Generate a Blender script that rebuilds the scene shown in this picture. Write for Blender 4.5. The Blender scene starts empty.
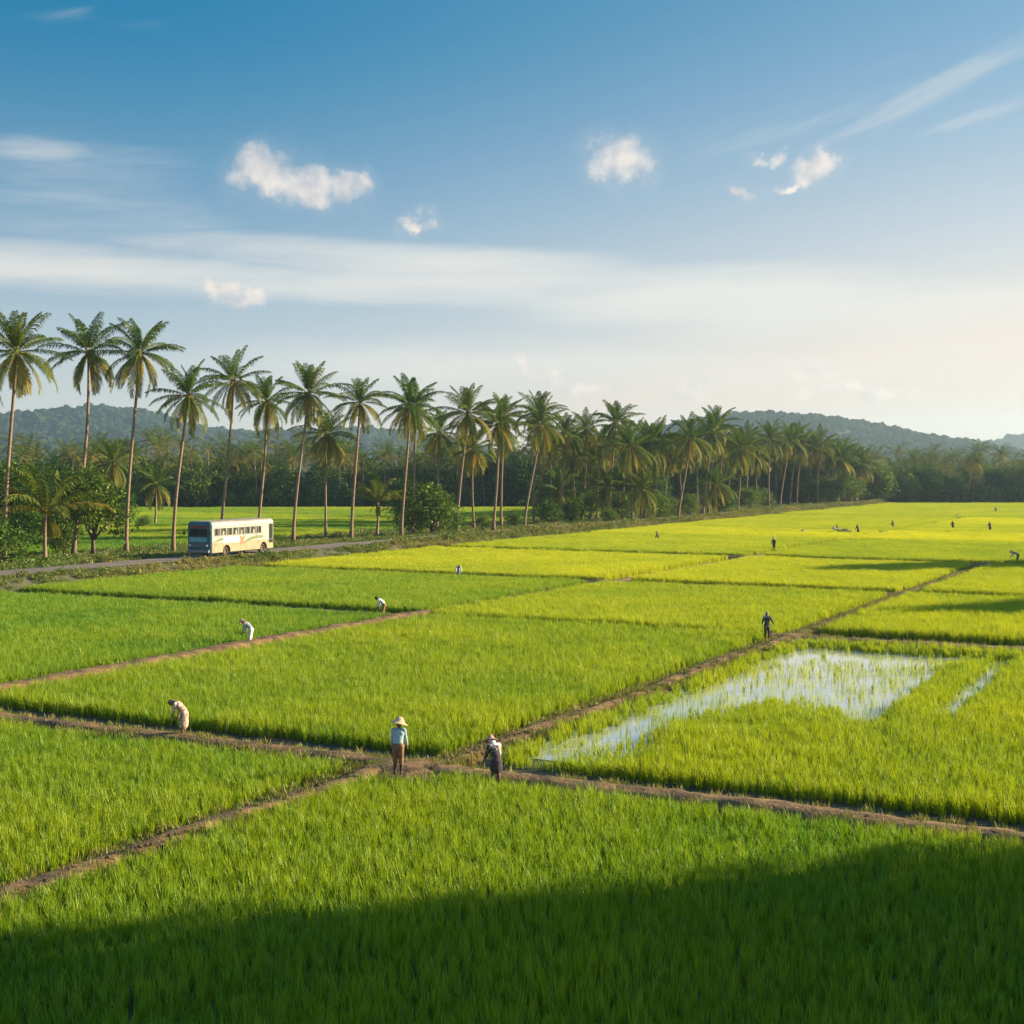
import bpy, bmesh, math, random
import numpy as np
from mathutils import Vector, Matrix

R = math.radians
scene = bpy.context.scene
COL = scene.collection
random.seed(7)
F, H, HOR = 1387.0, 9.0, 470.0          # lens in pixels, eye height, horizon row of the photograph
SUN_AZ, SUN_EL = 15.0, 18.0             # sun stands on the right, a little in front; degrees


def G(px, py, z=0.0):
    """ground point seen at a pixel of the photograph"""
    Y = (H - z) * F / (py - HOR)
    return ((px - 512) / F * Y, Y)


# paddies lie on a rotated square grid: s runs along the long earth paths, t across them
P0 = np.array([-2.5, 42.3])
AV = np.array([0.465, 0.885]); AV = AV / np.linalg.norm(AV)
CV = np.array([AV[1], -AV[0]])


def XY(s, t):
    return P0[0] + s * AV[0] + t * CV[0], P0[1] + s * AV[1] + t * CV[1]


def ST(x, y):
    dx, dy = x - P0[0], y - P0[1]
    return dx * AV[0] + dy * AV[1], dx * CV[0] + dy * CV[1]


# ------------------------------------------------------------------ helpers
def vnoise(x, y, seed=0):
    """smooth value noise, numpy"""
    x = np.asarray(x, float); y = np.asarray(y, float)
    xi = np.floor(x).astype(np.int64); yi = np.floor(y).astype(np.int64)
    fx = x - xi; fy = y - yi
    fx = fx * fx * (3 - 2 * fx); fy = fy * fy * (3 - 2 * fy)

    def h(a, b):
        n = (a * 374761393 + b * 668265263 + seed * 974634667) & 0xFFFFFFFF
        n = ((n ^ (n >> 13)) * 1274126177) & 0xFFFFFFFF
        return ((n ^ (n >> 16)) & 0xFFFF) / 65535.0
    a = h(xi, yi); b = h(xi + 1, yi); c = h(xi, yi + 1); d = h(xi + 1, yi + 1)
    return (a * (1 - fx) + b * fx) * (1 - fy) + (c * (1 - fx) + d * fx) * fy


def fbm(x, y, seed=0, o=4):
    v = 0; a = 0.5; k = 1.0
    for i in range(o):
        v = v + a * vnoise(np.asarray(x) * k, np.asarray(y) * k, seed + i * 17); a *= .5; k *= 2.03
    return v / (1 - .5 ** o)


def tag(o, label=None, cat=None, group=None, kind=None):
    if label: o['label'] = label
    if cat: o['category'] = cat
    if group: o['group'] = group
    if kind: o['kind'] = kind
    return o


def link(name, me, mat=None, parent=None):
    o = bpy.data.objects.new(name, me)
    COL.objects.link(o)
    if mat is not None:
        for m in (mat if isinstance(mat, (list, tuple)) else [mat]):
            me.materials.append(m)
    if parent is not None:
        o.parent = parent
    return o


def empty(name, loc, rz=0.0):
    o = bpy.data.objects.new(name, None)
    o.empty_display_size = .2
    COL.objects.link(o)
    o.location = loc; o.rotation_euler = (0, 0, rz)
    return o


def copy_tree(o, parent=None):
    c = o.copy(); COL.objects.link(c)
    if parent is not None: c.parent = parent
    for ch in list(o.children):
        copy_tree(ch, c)
    return c


class MB:
    """collects geometry for one mesh object"""
    def __init__(self):
        self.v, self.f, self.mi, self.t = [], [], [], []

    def quadmesh(self, vs, fs, mi=0, tint=0.0):
        b = len(self.v)
        self.v.extend(vs); self.t.extend([tint] * len(vs))
        for f in fs:
            self.f.append([b + i for i in f]); self.mi.append(mi)

    def tube(self, pts, rad, n=8, mi=0, cap=True, tint=0.0):
        pts = [Vector(p) for p in pts]
        b = len(self.v)
        up = Vector((0.12, 1, 0.05)).normalized()
        for i, p in enumerate(pts):
            d = (pts[min(i + 1, len(pts) - 1)] - pts[max(i - 1, 0)]).normalized()
            a = d.cross(up)
            if a.length < .05: a = d.cross(Vector((1, 0, 0)))
            a.normalize(); c = d.cross(a)
            for k in range(n):
                q = 2 * math.pi * k / n
                self.v.append(tuple(p + (a * math.cos(q) + c * math.sin(q)) * rad[i])); self.t.append(tint)
        for i in range(len(pts) - 1):
            for k in range(n):
                k2 = (k + 1) % n
                self.f.append([b + i * n + k, b + i * n + k2, b + (i + 1) * n + k2, b + (i + 1) * n + k]); self.mi.append(mi)
        if cap:
            self.f.append([b + k for k in range(n)][::-1]); self.mi.append(mi)
            e = b + (len(pts) - 1) * n
            self.f.append([e + k for k in range(n)]); self.mi.append(mi)

    def box(self, c, s, mi=0, tint=0.0):
        x, y, z = c; a, b_, d = s[0] / 2, s[1] / 2, s[2] / 2
        vs = [(x + i * a, y + j * b_, z + k * d) for k in (-1, 1) for j in (-1, 1) for i in (-1, 1)]
        self.quadmesh(vs, [(0, 2, 3, 1), (4, 5, 7, 6), (0, 1, 5, 4), (1, 3, 7, 5), (3, 2, 6, 7), (2, 0, 4, 6)], mi, tint)

    def lathe(self, prof, n=24, mi=0, c=(0, 0, 0), axis='z', tint=0.0):
        b = len(self.v)
        for r, z in prof:
            for k in range(n):
                q = 2 * math.pi * k / n
                p = (r * math.cos(q), r * math.sin(q), z)
                if axis == 'y': p = (p[0], p[2], p[1])
                self.v.append((c[0] + p[0], c[1] + p[1], c[2] + p[2])); self.t.append(tint)
        for i in range(len(prof) - 1):
            for k in range(n):
                k2 = (k + 1) % n
                self.f.append([b + i * n + k, b + i * n + k2, b + (i + 1) * n + k2, b + (i + 1) * n + k]); self.mi.append(mi)

    def mesh(self, name, smooth=False):
        me = bpy.data.meshes.new(name)
        me.from_pydata([tuple(p) for p in self.v], [], self.f)
        me.polygons.foreach_set('material_index', self.mi)
        if any(self.t):
            at = me.attributes.new('tint', 'FLOAT', 'POINT')
            at.data.foreach_set('value', self.t)
        if smooth:
            me.polygons.foreach_set('use_smooth', [True] * len(me.polygons))
        me.update()
        return me

    def build(self, name, mat, parent=None, smooth=False):
        return link(name, self.mesh(name, smooth), mat, parent)


def bake(me, mods):
    """apply modifiers to a mesh, return a new mesh"""
    o = bpy.data.objects.new('bake', me); COL.objects.link(o)
    for kind, kw in mods:
        m = o.modifiers.new(kind, kind)
        for k, v in kw.items(): setattr(m, k, v)
    dg = bpy.context.evaluated_depsgraph_get()
    out = bpy.data.meshes.new_from_object(o.evaluated_get(dg), depsgraph=dg)
    bpy.data.objects.remove(o)
    return out


# ------------------------------------------------------------------ materials
class NT:
    def __init__(self, tree): self.t = tree; self.n = tree.nodes; self.l = tree.links

    def new(self, kind, **kw):
        n = self.n.new(kind)
        for k, v in kw.items(): setattr(n, k, v)
        return n

    def put(self, sock, v):
        if isinstance(v, bpy.types.NodeSocket): self.l.new(v, sock)
        elif v is not None: sock.default_value = v

    def m(self, op, a, b=None, c=None, clamp=False):
        n = self.new('ShaderNodeMath', operation=op, use_clamp=clamp)
        self.put(n.inputs[0], a); self.put(n.inputs[1], b); self.put(n.inputs[2], c)
        return n.outputs[0]

    def mix(self, f, a, b, mode='MIX'):
        n = self.new('ShaderNodeMix', data_type='RGBA', blend_type=mode)
        self.put(n.inputs[0], f); self.put(n.inputs[6], a); self.put(n.inputs[7], b)
        return n.outputs[2]

    def noise(self, vec, scale, detail=3.0, rough=.55, out=0):
        n = self.new('ShaderNodeTexNoise')
        self.put(n.inputs['Vector'], vec); n.inputs['Scale'].default_value = scale
        n.inputs['Detail'].default_value = detail; n.inputs['Roughness'].default_value = rough
        return n.outputs[out]

    def ramp(self, f, lo, hi):
        n = self.new('ShaderNodeMapRange', interpolation_type='SMOOTHSTEP')
        self.put(n.inputs[0], f); n.inputs[1].default_value = lo; n.inputs[2].default_value = hi
        return n.outputs[0]


def c4(c): return (c[0], c[1], c[2], 1.0)


def new_mat(name):
    m = bpy.data.materials.new(name); m.use_nodes = True
    m.node_tree.nodes.clear()
    t = NT(m.node_tree)
    out = t.new('ShaderNodeOutputMaterial')
    return m, t, out


def solid(name, c, c2=None, scale=6.0, rough=.7, bump=0.0, bscale=None, metal=0.0, spec=.4, lo=.35, hi=.65, stretch=None):
    m, t, out = new_mat(name)
    p = t.new('ShaderNodeBsdfPrincipled')
    tc = t.new('ShaderNodeTexCoord').outputs['Object']
    if stretch:
        mp = t.new('ShaderNodeMapping'); t.l.new(tc, mp.inputs[0]); mp.inputs['Scale'].default_value = stretch; tc = mp.outputs[0]
    if c2 is None: c2 = tuple(x * .8 for x in c)
    f = t.ramp(t.noise(tc, scale, 5.0), lo, hi)
    t.put(p.inputs['Base Color'], t.mix(f, c4(c), c4(c2)))
    p.inputs['Roughness'].default_value = rough; p.inputs['Metallic'].default_value = metal
    p.inputs['Specular IOR Level'].default_value = spec
    if bump:
        b = t.new('ShaderNodeBump'); b.inputs['Strength'].default_value = bump; b.inputs['Distance'].default_value = .05
        t.put(b.inputs['Height'], t.noise(tc, bscale or scale * 3, 5.0)); t.l.new(b.outputs[0], p.inputs['Normal'])
    t.l.new(p.outputs[0], out.inputs[0])
    return m


def leafy(name, ca, cb, attr, atype, trans=.35, rough=.5, gloss=.06, rnd=.25, tcol=(1.0, 1.0, .55)):
    """leaf: diffuse + translucent + thin gloss; colour runs from ca to cb with an attribute and a random value"""
    m, t, out = new_mat(name)
    a = t.new('ShaderNodeAttribute', attribute_type=atype, attribute_name=attr)
    oi = t.new('ShaderNodeObjectInfo').outputs['Random']
    f = t.m('ADD', a.outputs['Fac'], t.m('MULTIPLY', t.m('SUBTRACT', oi, .5), rnd), clamp=True)
    col = t.mix(f, c4(ca), c4(cb))
    d = t.new('ShaderNodeBsdfDiffuse'); t.put(d.inputs['Color'], col)
    tr = t.new('ShaderNodeBsdfTranslucent'); t.put(tr.inputs['Color'], t.mix(1.0, col, c4(tcol), 'MULTIPLY'))
    g = t.new('ShaderNodeBsdfAnisotropic'); g.inputs['Roughness'].default_value = rough; g.inputs['Color'].default_value = (.85, .95, .75, 1)
    m1 = t.new('ShaderNodeMixShader'); m1.inputs[0].default_value = trans
    t.l.new(d.outputs[0], m1.inputs[1]); t.l.new(tr.outputs[0], m1.inputs[2])
    m2 = t.new('ShaderNodeMixShader'); m2.inputs[0].default_value = gloss
    t.l.new(m1.outputs[0], m2.inputs[1]); t.l.new(g.outputs[0], m2.inputs[2])
    t.l.new(m2.outputs[0], out.inputs[0])
    return m


M = {}
M['rice'] = leafy('rice_leaf', (.106, .255, .012), (.60, .59, .009), 'tint', 'INSTANCER', trans=.42, gloss=.028, rnd=.15, tcol=(1.15, 1.1, .4))
M['grass'] = leafy('verge_grass_leaf', (.105, .165, .018), (.330, .260, .075), 'tint', 'INSTANCER', trans=.3, gloss=.03, rnd=.5)
M['palm'] = leafy('palm_leaf', (.046, .118, .013), (.450, .305, .055), 'tint', 'GEOMETRY', trans=.38, gloss=.010, rnd=.10)
M['leaf'] = leafy('tree_leaf', (.050, .120, .012), (.330, .360, .045), 'tint', 'GEOMETRY', trans=.3, gloss=.02, rnd=.42)
M['canopy'] = leafy('hill_tree_leaf', (.013, .034, .012), (.042, .068, .024), 'tint', 'INSTANCER', trans=.0, gloss=.0, rnd=.5)
M['bark'] = solid('palm_bark', (.33, .215, .13), (.17, .115, .075), scale=3, rough=.9, bump=.5, bscale=6, stretch=(1, 1, 5))
M['wood'] = solid('tree_bark', (.19, .14, .10), (.10, .075, .055), scale=5, rough=.9, bump=.5)
M['nut'] = solid('coconut_husk', (.22, .16, .04), (.12, .14, .03), scale=4, rough=.6)
M['earth'] = solid('earth_path', (.240, .132, .050), (.085, .050, .022), scale=1.6, rough=.95, bump=1.0, bscale=9)
M['mud'] = solid('paddy_ground', (.030, .036, .014), (.050, .046, .022), scale=.35, rough=.85)
M['verge'] = solid('verge_soil', (.085, .095, .030), (.150, .115, .060), scale=.35, rough=.95, bump=.6, bscale=3)
M['road'] = solid('road_surface', (.200, .150, .105), (.140, .108, .078), scale=.5, rough=.85, bump=.3, bscale=8)
M['hill'] = solid('hill_soil', (.020, .034, .014), (.035, .045, .02), scale=.02, rough=.95)

# ------------------------------------------------------------------ ground, hills
def sheet(name, x0, x1, y0, y1, z, mat):
    mb = MB()
    mb.quadmesh([(x0, y0, z), (x1, y0, z), (x1, y1, z), (x0, y1, z)], [(0, 1, 2, 3)])
    return mb.build(name, mat)


tag(sheet('ground', -3000, 3000, -150, 3600, 0, M['mud']), 'flat muddy ground under the rice fields', 'ground', kind='structure')

STORE = {}


def store(name, objs):
    """collection of source shapes for scattering; not linked to the scene"""
    c = bpy.data.collections.new(name)
    for o in objs: c.objects.link(o)
    return c


def raw(name, me, mats):
    for m in mats: me.materials.append(m)
    return bpy.data.objects.new(name, me)


def gn_group(coll):
    ng = bpy.data.node_groups.new('scatter_' + coll.name, 'GeometryNodeTree')
    ng.interface.new_socket('Geometry', in_out='INPUT', socket_type='NodeSocketGeometry')
    ng.interface.new_socket('Geometry', in_out='OUTPUT', socket_type='NodeSocketGeometry')
    n = ng.nodes; l = ng.links
    i = n.new('NodeGroupInput'); o = n.new('NodeGroupOutput')
    ip = n.new('GeometryNodeInstanceOnPoints'); ci = n.new('GeometryNodeCollectionInfo')
    ci.inputs['Collection'].default_value = coll
    ci.inputs['Separate Children'].default_value = True; ci.inputs['Reset Children'].default_value = True

    def attr(nm, ty):
        a = n.new('GeometryNodeInputNamedAttribute'); a.data_type = ty; a.inputs['Name'].default_value = nm
        return a.outputs['Attribute']
    l.new(i.outputs[0], ip.inputs['Points']); l.new(ci.outputs[0], ip.inputs['Instance'])
    ip.inputs['Pick Instance'].default_value = True
    l.new(attr('pick', 'INT'), ip.inputs['Instance Index'])
    l.new(attr('turn', 'FLOAT_VECTOR'), ip.inputs['Rotation'])
    l.new(attr('size', 'FLOAT_VECTOR'), ip.inputs['Scale'])
    l.new(ip.outputs[0], o.inputs[0])
    return ng


def scatter(name, coll, pts, turn, size, pick, tint):
    me = bpy.data.meshes.new(name)
    n = len(pts)
    me.vertices.add(n)
    me.vertices.foreach_set('co', np.asarray(pts, np.float32).ravel())
    for nm, ty, key, arr in (('turn', 'FLOAT_VECTOR', 'vector', turn), ('size', 'FLOAT_VECTOR', 'vector', size), ('pick', 'INT', 'value', pick), ('tint', 'FLOAT', 'value', tint)):
        a = me.attributes.new(nm, ty, 'POINT')
        a.data.foreach_set(key, np.asarray(arr, np.int32 if ty == 'INT' else np.float32).ravel())
    me.update()
    o = bpy.data.objects.new(name, me); COL.objects.link(o)
    md = o.modifiers.new('scatter', 'NODES')
    if coll.name not in STORE: STORE[coll.name] = gn_group(coll)
    md.node_group = STORE[coll.name]
    return o


# ------------------------------------------------------------------ rice
def rice_tuft(seed, n, spread, h0, h1, w, seg, lean=.45):
    rg = random.Random(seed); mb = MB()
    for i in range(n):
        a = rg.uniform(0, 2 * math.pi); r = spread * math.sqrt(rg.random())
        bx, by = r * math.cos(a), r * math.sin(a)
        hh = rg.uniform(h0, h1); az = rg.uniform(0, 2 * math.pi)
        tl = abs(rg.gauss(0, lean)) * .6; curl = rg.uniform(.05, .5)
        wx, wy = math.cos(az + 1.57 + rg.uniform(-.6, .6)), math.sin(az + 1.57 + rg.uniform(-.6, .6))
        vs = []; x, y, z = bx, by, 0.0; ang = tl * .5
        for k in range(seg + 1):
            q = k / seg; ww = w * (1 - q ** 2.2) * .5 * (.75 + .5 * min(1, q * 3)) + .0005
            vs.append((x - wx * ww, y - wy * ww, z)); vs.append((x + wx * ww, y + wy * ww, z))
            x += math.cos(az) * math.sin(ang) * hh / seg; y += math.sin(az) * math.sin(ang) * hh / seg; z += math.cos(ang) * hh / seg
            ang += (tl + curl * 1.5) / seg * (.4 + q)
        mb.quadmesh(vs, [(2 * k, 2 * k + 1, 2 * k + 3, 2 * k + 2) for k in range(seg)])
    return mb.mesh('rice_tuft')


rice_src = []
for k in range(6): rice_src.append(raw('rice_a%d' % k, rice_tuft(10 + k, 24, .062, .28, .58, .014, 4), [M['rice']]))
for k in range(4): rice_src.append(raw('rice_b%d' % k, rice_tuft(30 + k, 40, .125, .33, .53, .016, 3), [M['rice']]))
for k in range(4): rice_src.append(raw('rice_d%d' % k, rice_tuft(70 + k, 5, .10, .22, .46, .012, 3), [M['rice']]))
for k in range(4): rice_src.append(raw('rice_c%d' % k, rice_tuft(50 + k, 120, .60, .39, .52, .040, 2), [M['rice']]))
RICE = store('rice_source', rice_src)
rng = np.random.default_rng(3)
LODS = ((17, 66, .205, 0, 6), (66, 150, .285, 6, 4), (150, 385, .74, 10, 4))
JUNCTIONS = [(-.2, -.7, 2.1), (38, 0, 1.5), (67.5, 0, 1.2), (103.5, 0, 1.1), (38, -24, 1.2), (67.5, -24, 2.2), (103.5, -24, 1.5), (170, -24, 1.0)]


def far_limit(x):
    return np.where(x < 60, 335 + 0 * x, 377.0)


def in_view(x, y, m=1.22, pad=6.0):
    return np.abs(x) < .369 * y * m + pad


def field(name, label, s0, s1, t0, t1, tint, hgt, thin=None, ymax=None, tvar=.25, group=None, edge=.25):
    P, TU, SZ, PK, TI = [], [], [], [], []
    for (ya, yb, sp, base, nv) in LODS:
        cs = np.array([XY(s, t) for s in (s0, s1) for t in (t0, t1)])
        if cs[:, 1].max() < ya or cs[:, 1].min() > yb: continue
        ss = np.arange(s0 + sp * .4, s1, sp); tt = np.arange(t0 + sp * .4, t1, sp)
        S, T = np.meshgrid(ss, tt, indexing='ij'); S = S.ravel(); T = T.ravel()
        x, y = XY(S, T)
        ok = (y > ya - 1.5) & (y < yb + 1.5) & in_view(x, y)
        S, T = S[ok], T[ok]
        S = S + rng.uniform(-.38, .38, len(S)) * sp; T = T + rng.uniform(-.30, .30, len(T)) * sp
        x, y = XY(S, T)
        jit = rng.uniform(-1, 1, len(x)) * 1.5
        ok = (y + jit > ya) & (y + jit <= yb) & (y < (far_limit(x) if ymax is None else ymax))
        e = edge * (fbm(S * .7, T * .7, 5, 2) - .2)
        ok &= (S > s0 + e) & (S < s1 - e) & (T > t0 + e) & (T < t1 - e)
        for (js, jt, jr) in JUNCTIONS:
            d = np.hypot((S - js), (T - jt)) + .7 * (fbm(S * .9, T * .9, 8, 2) - .5)
            ok &= d > jr
        if thin is not None:
            den, hs = thin(S, T, x, y)
            ok &= rng.random(len(S)) < den
        else:
            hs = np.ones(len(S))
        S, T, x, y, hs = S[ok], T[ok], x[ok], y[ok], hs[ok]
        n = len(S)
        if not n: continue
        big = fbm(x * .16, y * .16, 21, 4); mid = fbm(x * .8, y * .8, 33, 3)
        small = hs < 0; hs = np.abs(hs); hv = hgt / .45 * hs * (.66 + .40 * big + .34 * mid) * (1 + rng.uniform(-.22, .18, n) * np.clip(70 / y, .35, 1))
        P.append(np.stack([x, y, np.zeros(n)], 1))
        TU.append(np.stack([rng.normal(0, .10, n), rng.normal(0, .10, n), rng.uniform(0, 6.28, n)], 1))
        wv = rng.uniform(.9, 1.15, n)
        SZ.append(np.stack([wv, wv, hv], 1))
        PK.append(np.where(small, 14 + rng.integers(0, 4, n), base + rng.integers(0, nv, n)))
        TI.append(np.clip(tint + tvar * (big - .5) * 1.6 + tvar * .7 * (mid - .5), 0, 1))
    if not P: return None
    o = scatter(name, RICE, np.concatenate(P), np.concatenate(TU), np.concatenate(SZ), np.concatenate(PK), np.concatenate(TI))
    return tag(o, label, 'rice field', group, 'stuff')


# flooded corner of the paddy on the right: seen water outline, as ground points
WATER = [G(*p) for p in ((522, 748), (560, 726), (600, 708), (690, 675), (762, 649), (835, 648), (938, 656), (900, 667), (866, 686), (836, 702), (806, 696), (770, 692), (700, 702), (640, 718), (590, 742), (556, 752))]
CHANNELS = [(G(945, 710), G(1004, 658), .20), (G(858, 716), G(928, 666), .42)]


def poly_dist(px, py, poly):
    """signed distance to polygon, negative inside"""
    d = np.full(len(px), 1e9); ins = np.zeros(len(px), bool)
    n = len(poly)
    for i in range(n):
        (ax, ay), (bx, by) = poly[i], poly[(i + 1) % n]
        ex, ey = bx - ax, by - ay
        q = np.clip(((px - ax) * ex + (py - ay) * ey) / (ex * ex + ey * ey), 0, 1)
        d = np.minimum(d, np.hypot(px - ax - q * ex, py - ay - q * ey))
        c = ((ay > py) != (by > py)) & (px < (bx - ax) * (py - ay) / (by - ay + 1e-12) + ax)
        ins ^= c
    return np.where(ins, -d, d)


def flooded(S, T, x, y):
    d = poly_dist(x, y, WATER)
    n1 = fbm(S * .35, T * .9, 61, 4) - .5; n2 = fbm(x * .9, y * .9, 71, 4)
    q = np.clip((d + n1 * 2.2 - .45) / 2.6, 0, 1)
    for (a, b, w) in CHANNELS:
        ex, ey = b[0] - a[0], b[1] - a[1]
        u = np.clip(((x - a[0]) * ex + (y - a[1]) * ey) / (ex * ex + ey * ey), 0, 1)
        q = np.minimum(q, np.clip((np.hypot(x - a[0] - u * ex, y - a[1] - u * ey) - w + n1 * .5) / .7, 0, 1))
    q = q * q * (3 - 2 * q)
    q = np.maximum(q, np.clip((1.9 + n1 - T) / .8, 0, 1)); q = np.maximum(q, np.clip((S - 35.2 - n1 * 2) / 1.0, 0, 1))
    full = rng.random(len(S)) < (.006 + .06 * np.clip((n2 - .58) * 5, 0, 1) + q)
    shoot = rng.random(len(S)) < .14 + .62 * np.clip((n2 - .40) * 3, 0, 1) + q
    return (full | shoot).astype(float), np.where(full, .60 + .4 * q, -(.55 + .4 * n2))


RL = 'paddies of young rice'
B_ = -24.0
field('rice', 'deep green rice in the nearest paddy, half of it in shade', -60, -.95, -.85, 62, .24, .45, group=RL)
field('rice', 'green rice in the paddy left of the path crossing, with the long path along its lower right side', -60, -1.05, -40, -2.25, .26, .45, group=RL)
field('rice', 'bright rice around the flooded patch of water', 1.9, 36.0, 1.0, 62, .45, .50, thin=flooded, group=RL)
field('rice', 'rice behind the flooded patch, beyond its dark far edge', 40.9, 65.8, .85, 75, .55, .58, group=RL)
field('rice', 'yellowish rice below the bent worker at the right edge of the photo', 69.6, 101.2, .75, 85, .60, .52, group=RL)
field('rice', 'green rice just above the bent worker at the right edge of the photo', 105.8, 123.2, -23.0, 95, .50, .52, group=RL)
field('rice', 'green rice between the worker at the right edge and the golden strip', 124.6, 143, -23.0, 95, .46, .5, group=RL)
field('rice', 'strip of golden rice behind the green field on the right', 144.8, 169, -23.2, 120, .84, .5, group=RL)
field('rice', 'rice in the far strip with the scattered small workers', 171.6, 199, -23.2, 160, .62, .5, group=RL)
field('rice', 'narrow golden strip of rice next to last before the wood', 201.5, 232, -23.2, 190, .82, .5, group=RL)
field('rice', 'pale rice in the last strip below the dark wood', 236.5, 372, -64, 240, .54, .5, group=RL)
field('rice', 'mid green rice behind the bent woman in the flowered dress', 2.2, 37.0, B_ + 1.7, -.75, .36, .56, group=RL)
field('rice', 'yellow green rice left of the standing figure with spread arms', 38.6, 65.8, B_ + .65, -.75, .51, .50, group=RL)
field('rice', 'bright yellow rice between the two middle paths', 69.6, 101.2, B_ + 1.2, -.7, .68, .5, group=RL)
field('rice', 'dark green rice in front of the two bent workers on the left', -10, 36.4, -60, B_ - .55, .17, .5, group=RL)
field('rice', 'green rice behind the two bent workers on the left', 39.8, 65.7, -60.6, B_ - .45, .28, .5, group=RL)
field('rice', 'bright yellow rice along the road bank behind the pale bent worker', 69.6, 101.2, -60.6, B_ - .9, .72, .5, group=RL)
field('rice', 'rice along the road bank in front of the lone dark worker', 105.8, 143, -60.6, B_ - .8, .55, .5, group=RL)
field('rice', 'golden rice along the road bank by the palm grove', 144.8, 169, -60.6, B_ - .8, .78, .5, group=RL)
field('rice', 'rice in the far corner where the road bank ends', 171.6, 232, -60.6, B_ - .8, .60, .5, group=RL)
for k, (sa, sb, ti) in enumerate(((-10, 40, .16), (41.5, 73, .24), (75, 103, .10), (105, 137, .36), (139, 165, .14), (167, 191, .42), (193.5, 221, .22), (223.5, 262, .36))):
    nm = ('at the far left behind the leafy tree', 'behind the first tall palms', 'behind the parked bus', 'just above the bus roof', 'striped beyond the bus', 'pale beyond the road palms', 'near the dark wood', 'touching the dark wood')[k]
    field('rice', 'field of low rice beyond the road, ' + nm, sa, sb, -235, -94, ti, .42, ymax=334, group='rice fields beyond the road')

# water of the flooded paddy
m, t, out = new_mat('paddy_water')
p = t.new('ShaderNodeBsdfPrincipled'); p.inputs['Base Color'].default_value = (.62, .62, .58, 1)
p.inputs['Roughness'].default_value = .04; p.inputs['IOR'].default_value = 1.6; p.inputs['Metallic'].default_value = .55
tc = t.new('ShaderNodeTexCoord').outputs['Object']
b = t.new('ShaderNodeBump'); b.inputs['Strength'].default_value = .05; b.inputs['Distance'].default_value = .02
t.put(b.inputs['Height'], t.noise(tc, 2.5, 2.0)); t.l.new(b.outputs[0], p.inputs['Normal'])
t.l.new(p.outputs[0], out.inputs[0]); M['water'] = m
mb = MB()
mb.quadmesh([XY(3.4, 1.0) + (.03,), XY(3.4, 60) + (.03,), XY(36.9, 60) + (.03,), XY(36.9, 1.0) + (.03,)], [(0, 1, 2, 3)])
tag(mb.build('water', M['water']), 'still water reflecting the sky in the flooded paddy', 'water', kind='structure')

# ------------------------------------------------------------------ earth paths between the paddies
def path(label, pts, half, hgt, seed, step=.35):
    """raised clay path along pts (in s,t), broken edges"""
    (sa, ta), (sb, tb) = pts
    L = math.hypot(sb - sa, tb - ta); n = max(2, int(L / step)); q = np.linspace(0, 1, n)
    S = sa + (sb - sa) * q; T = ta + (tb - ta) * q
    ds, dt = (sb - sa) / L, (tb - ta) / L
    cross = [(-1.35, -.02), (-1.0, .35), (-.72, .82), (-.4, .97), (0, 1.0), (.4, .96), (.72, .84), (1.0, .35), (1.35, -.02)]
    m = len(cross); V = np.zeros((n, m, 3))
    wob = (fbm(q * L * .12, q * 0 + seed, seed, 3) - .5) * .55
    wid = .82 + .4 * fbm(q * L * .5, q * 0 + seed + 9, seed + 3, 3)
    for j, (o, h) in enumerate(cross):
        off = (o * half * wid + wob + (vnoise(q * L * 2.2, q * 0 + j, seed) - .5) * .16)
        s = S - dt * off; t_ = T + ds * off
        x, y = XY(s, t_)
        V[:, j, 0] = x; V[:, j, 1] = y
        V[:, j, 2] = h * hgt * (.78 + .4 * fbm(q * L * .45, q * 0 + 2, seed + 5, 2)) + (vnoise(q * L * 2.6, q * 0 + j * 1.7, seed + 8) - .5) * .09 * (h > .2)
    fs = [(i * m + j, i * m + j + 1, (i + 1) * m + j + 1, (i + 1) * m + j) for i in range(n - 1) for j in range(m - 1)]
    mb = MB(); mb.quadmesh([tuple(v) for v in V.reshape(-1, 3)], fs)
    o = mb.build('path', M['earth'], smooth=True)
    return tag(o, label, 'earth path', 'earth paths between the paddies', 'structure')


path('earth path running from the crossing down to the lower left corner', ((-45, -1.55), (.3, -1.45)), .46, .26, 1)
path('earth path from the man in the straw hat past the flooded patch', ((-.2, 0), (40, 0)), .40, .26, 2)
path('thin earth path from the standing figure towards the bent worker at the right edge', ((39.5, 0), (106, 0)), .30, .24, 14)
path('earth path in the left middle, past the two bent workers', ((-6, B_ + .2), (39, B_ + .2)), .62, .42, 3)
path('faint path between the middle paddies, past the bright yellow rice', ((39, B_), (245, B_)), .34, .18, 4, .8)
path('earth path behind the bent woman in the flowered dress', ((0, -34), (0, .3)), .52, .30, 5)
path('earth path in front of the flooded paddy, running to the right edge', ((0, -.3), (0, 52)), .58, .30, 6)
path('low bank behind the flooded paddy', ((38, -1), (38, 60)), .6, .26, 7)
path('low bank between the two left paddies', ((38, -60), (38, -23)), .4, .14, 8)
path('dim bank between the yellow paddies', ((67.5, -60), (67.5, 75)), .5, .18, 9, .6)
path('dim bank running to the bent worker at the right edge', ((103.5, -60), (103.5, 80)), .6, .22, 10, .8)
path('dim far bank in front of the scattered workers', ((170.2, -60), (170.2, 140)), .5, .2, 11, 1.2)
path('farthest bank below the wood', ((234, -62), (234, 180)), .5, .25, 12, 1.5)

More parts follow.
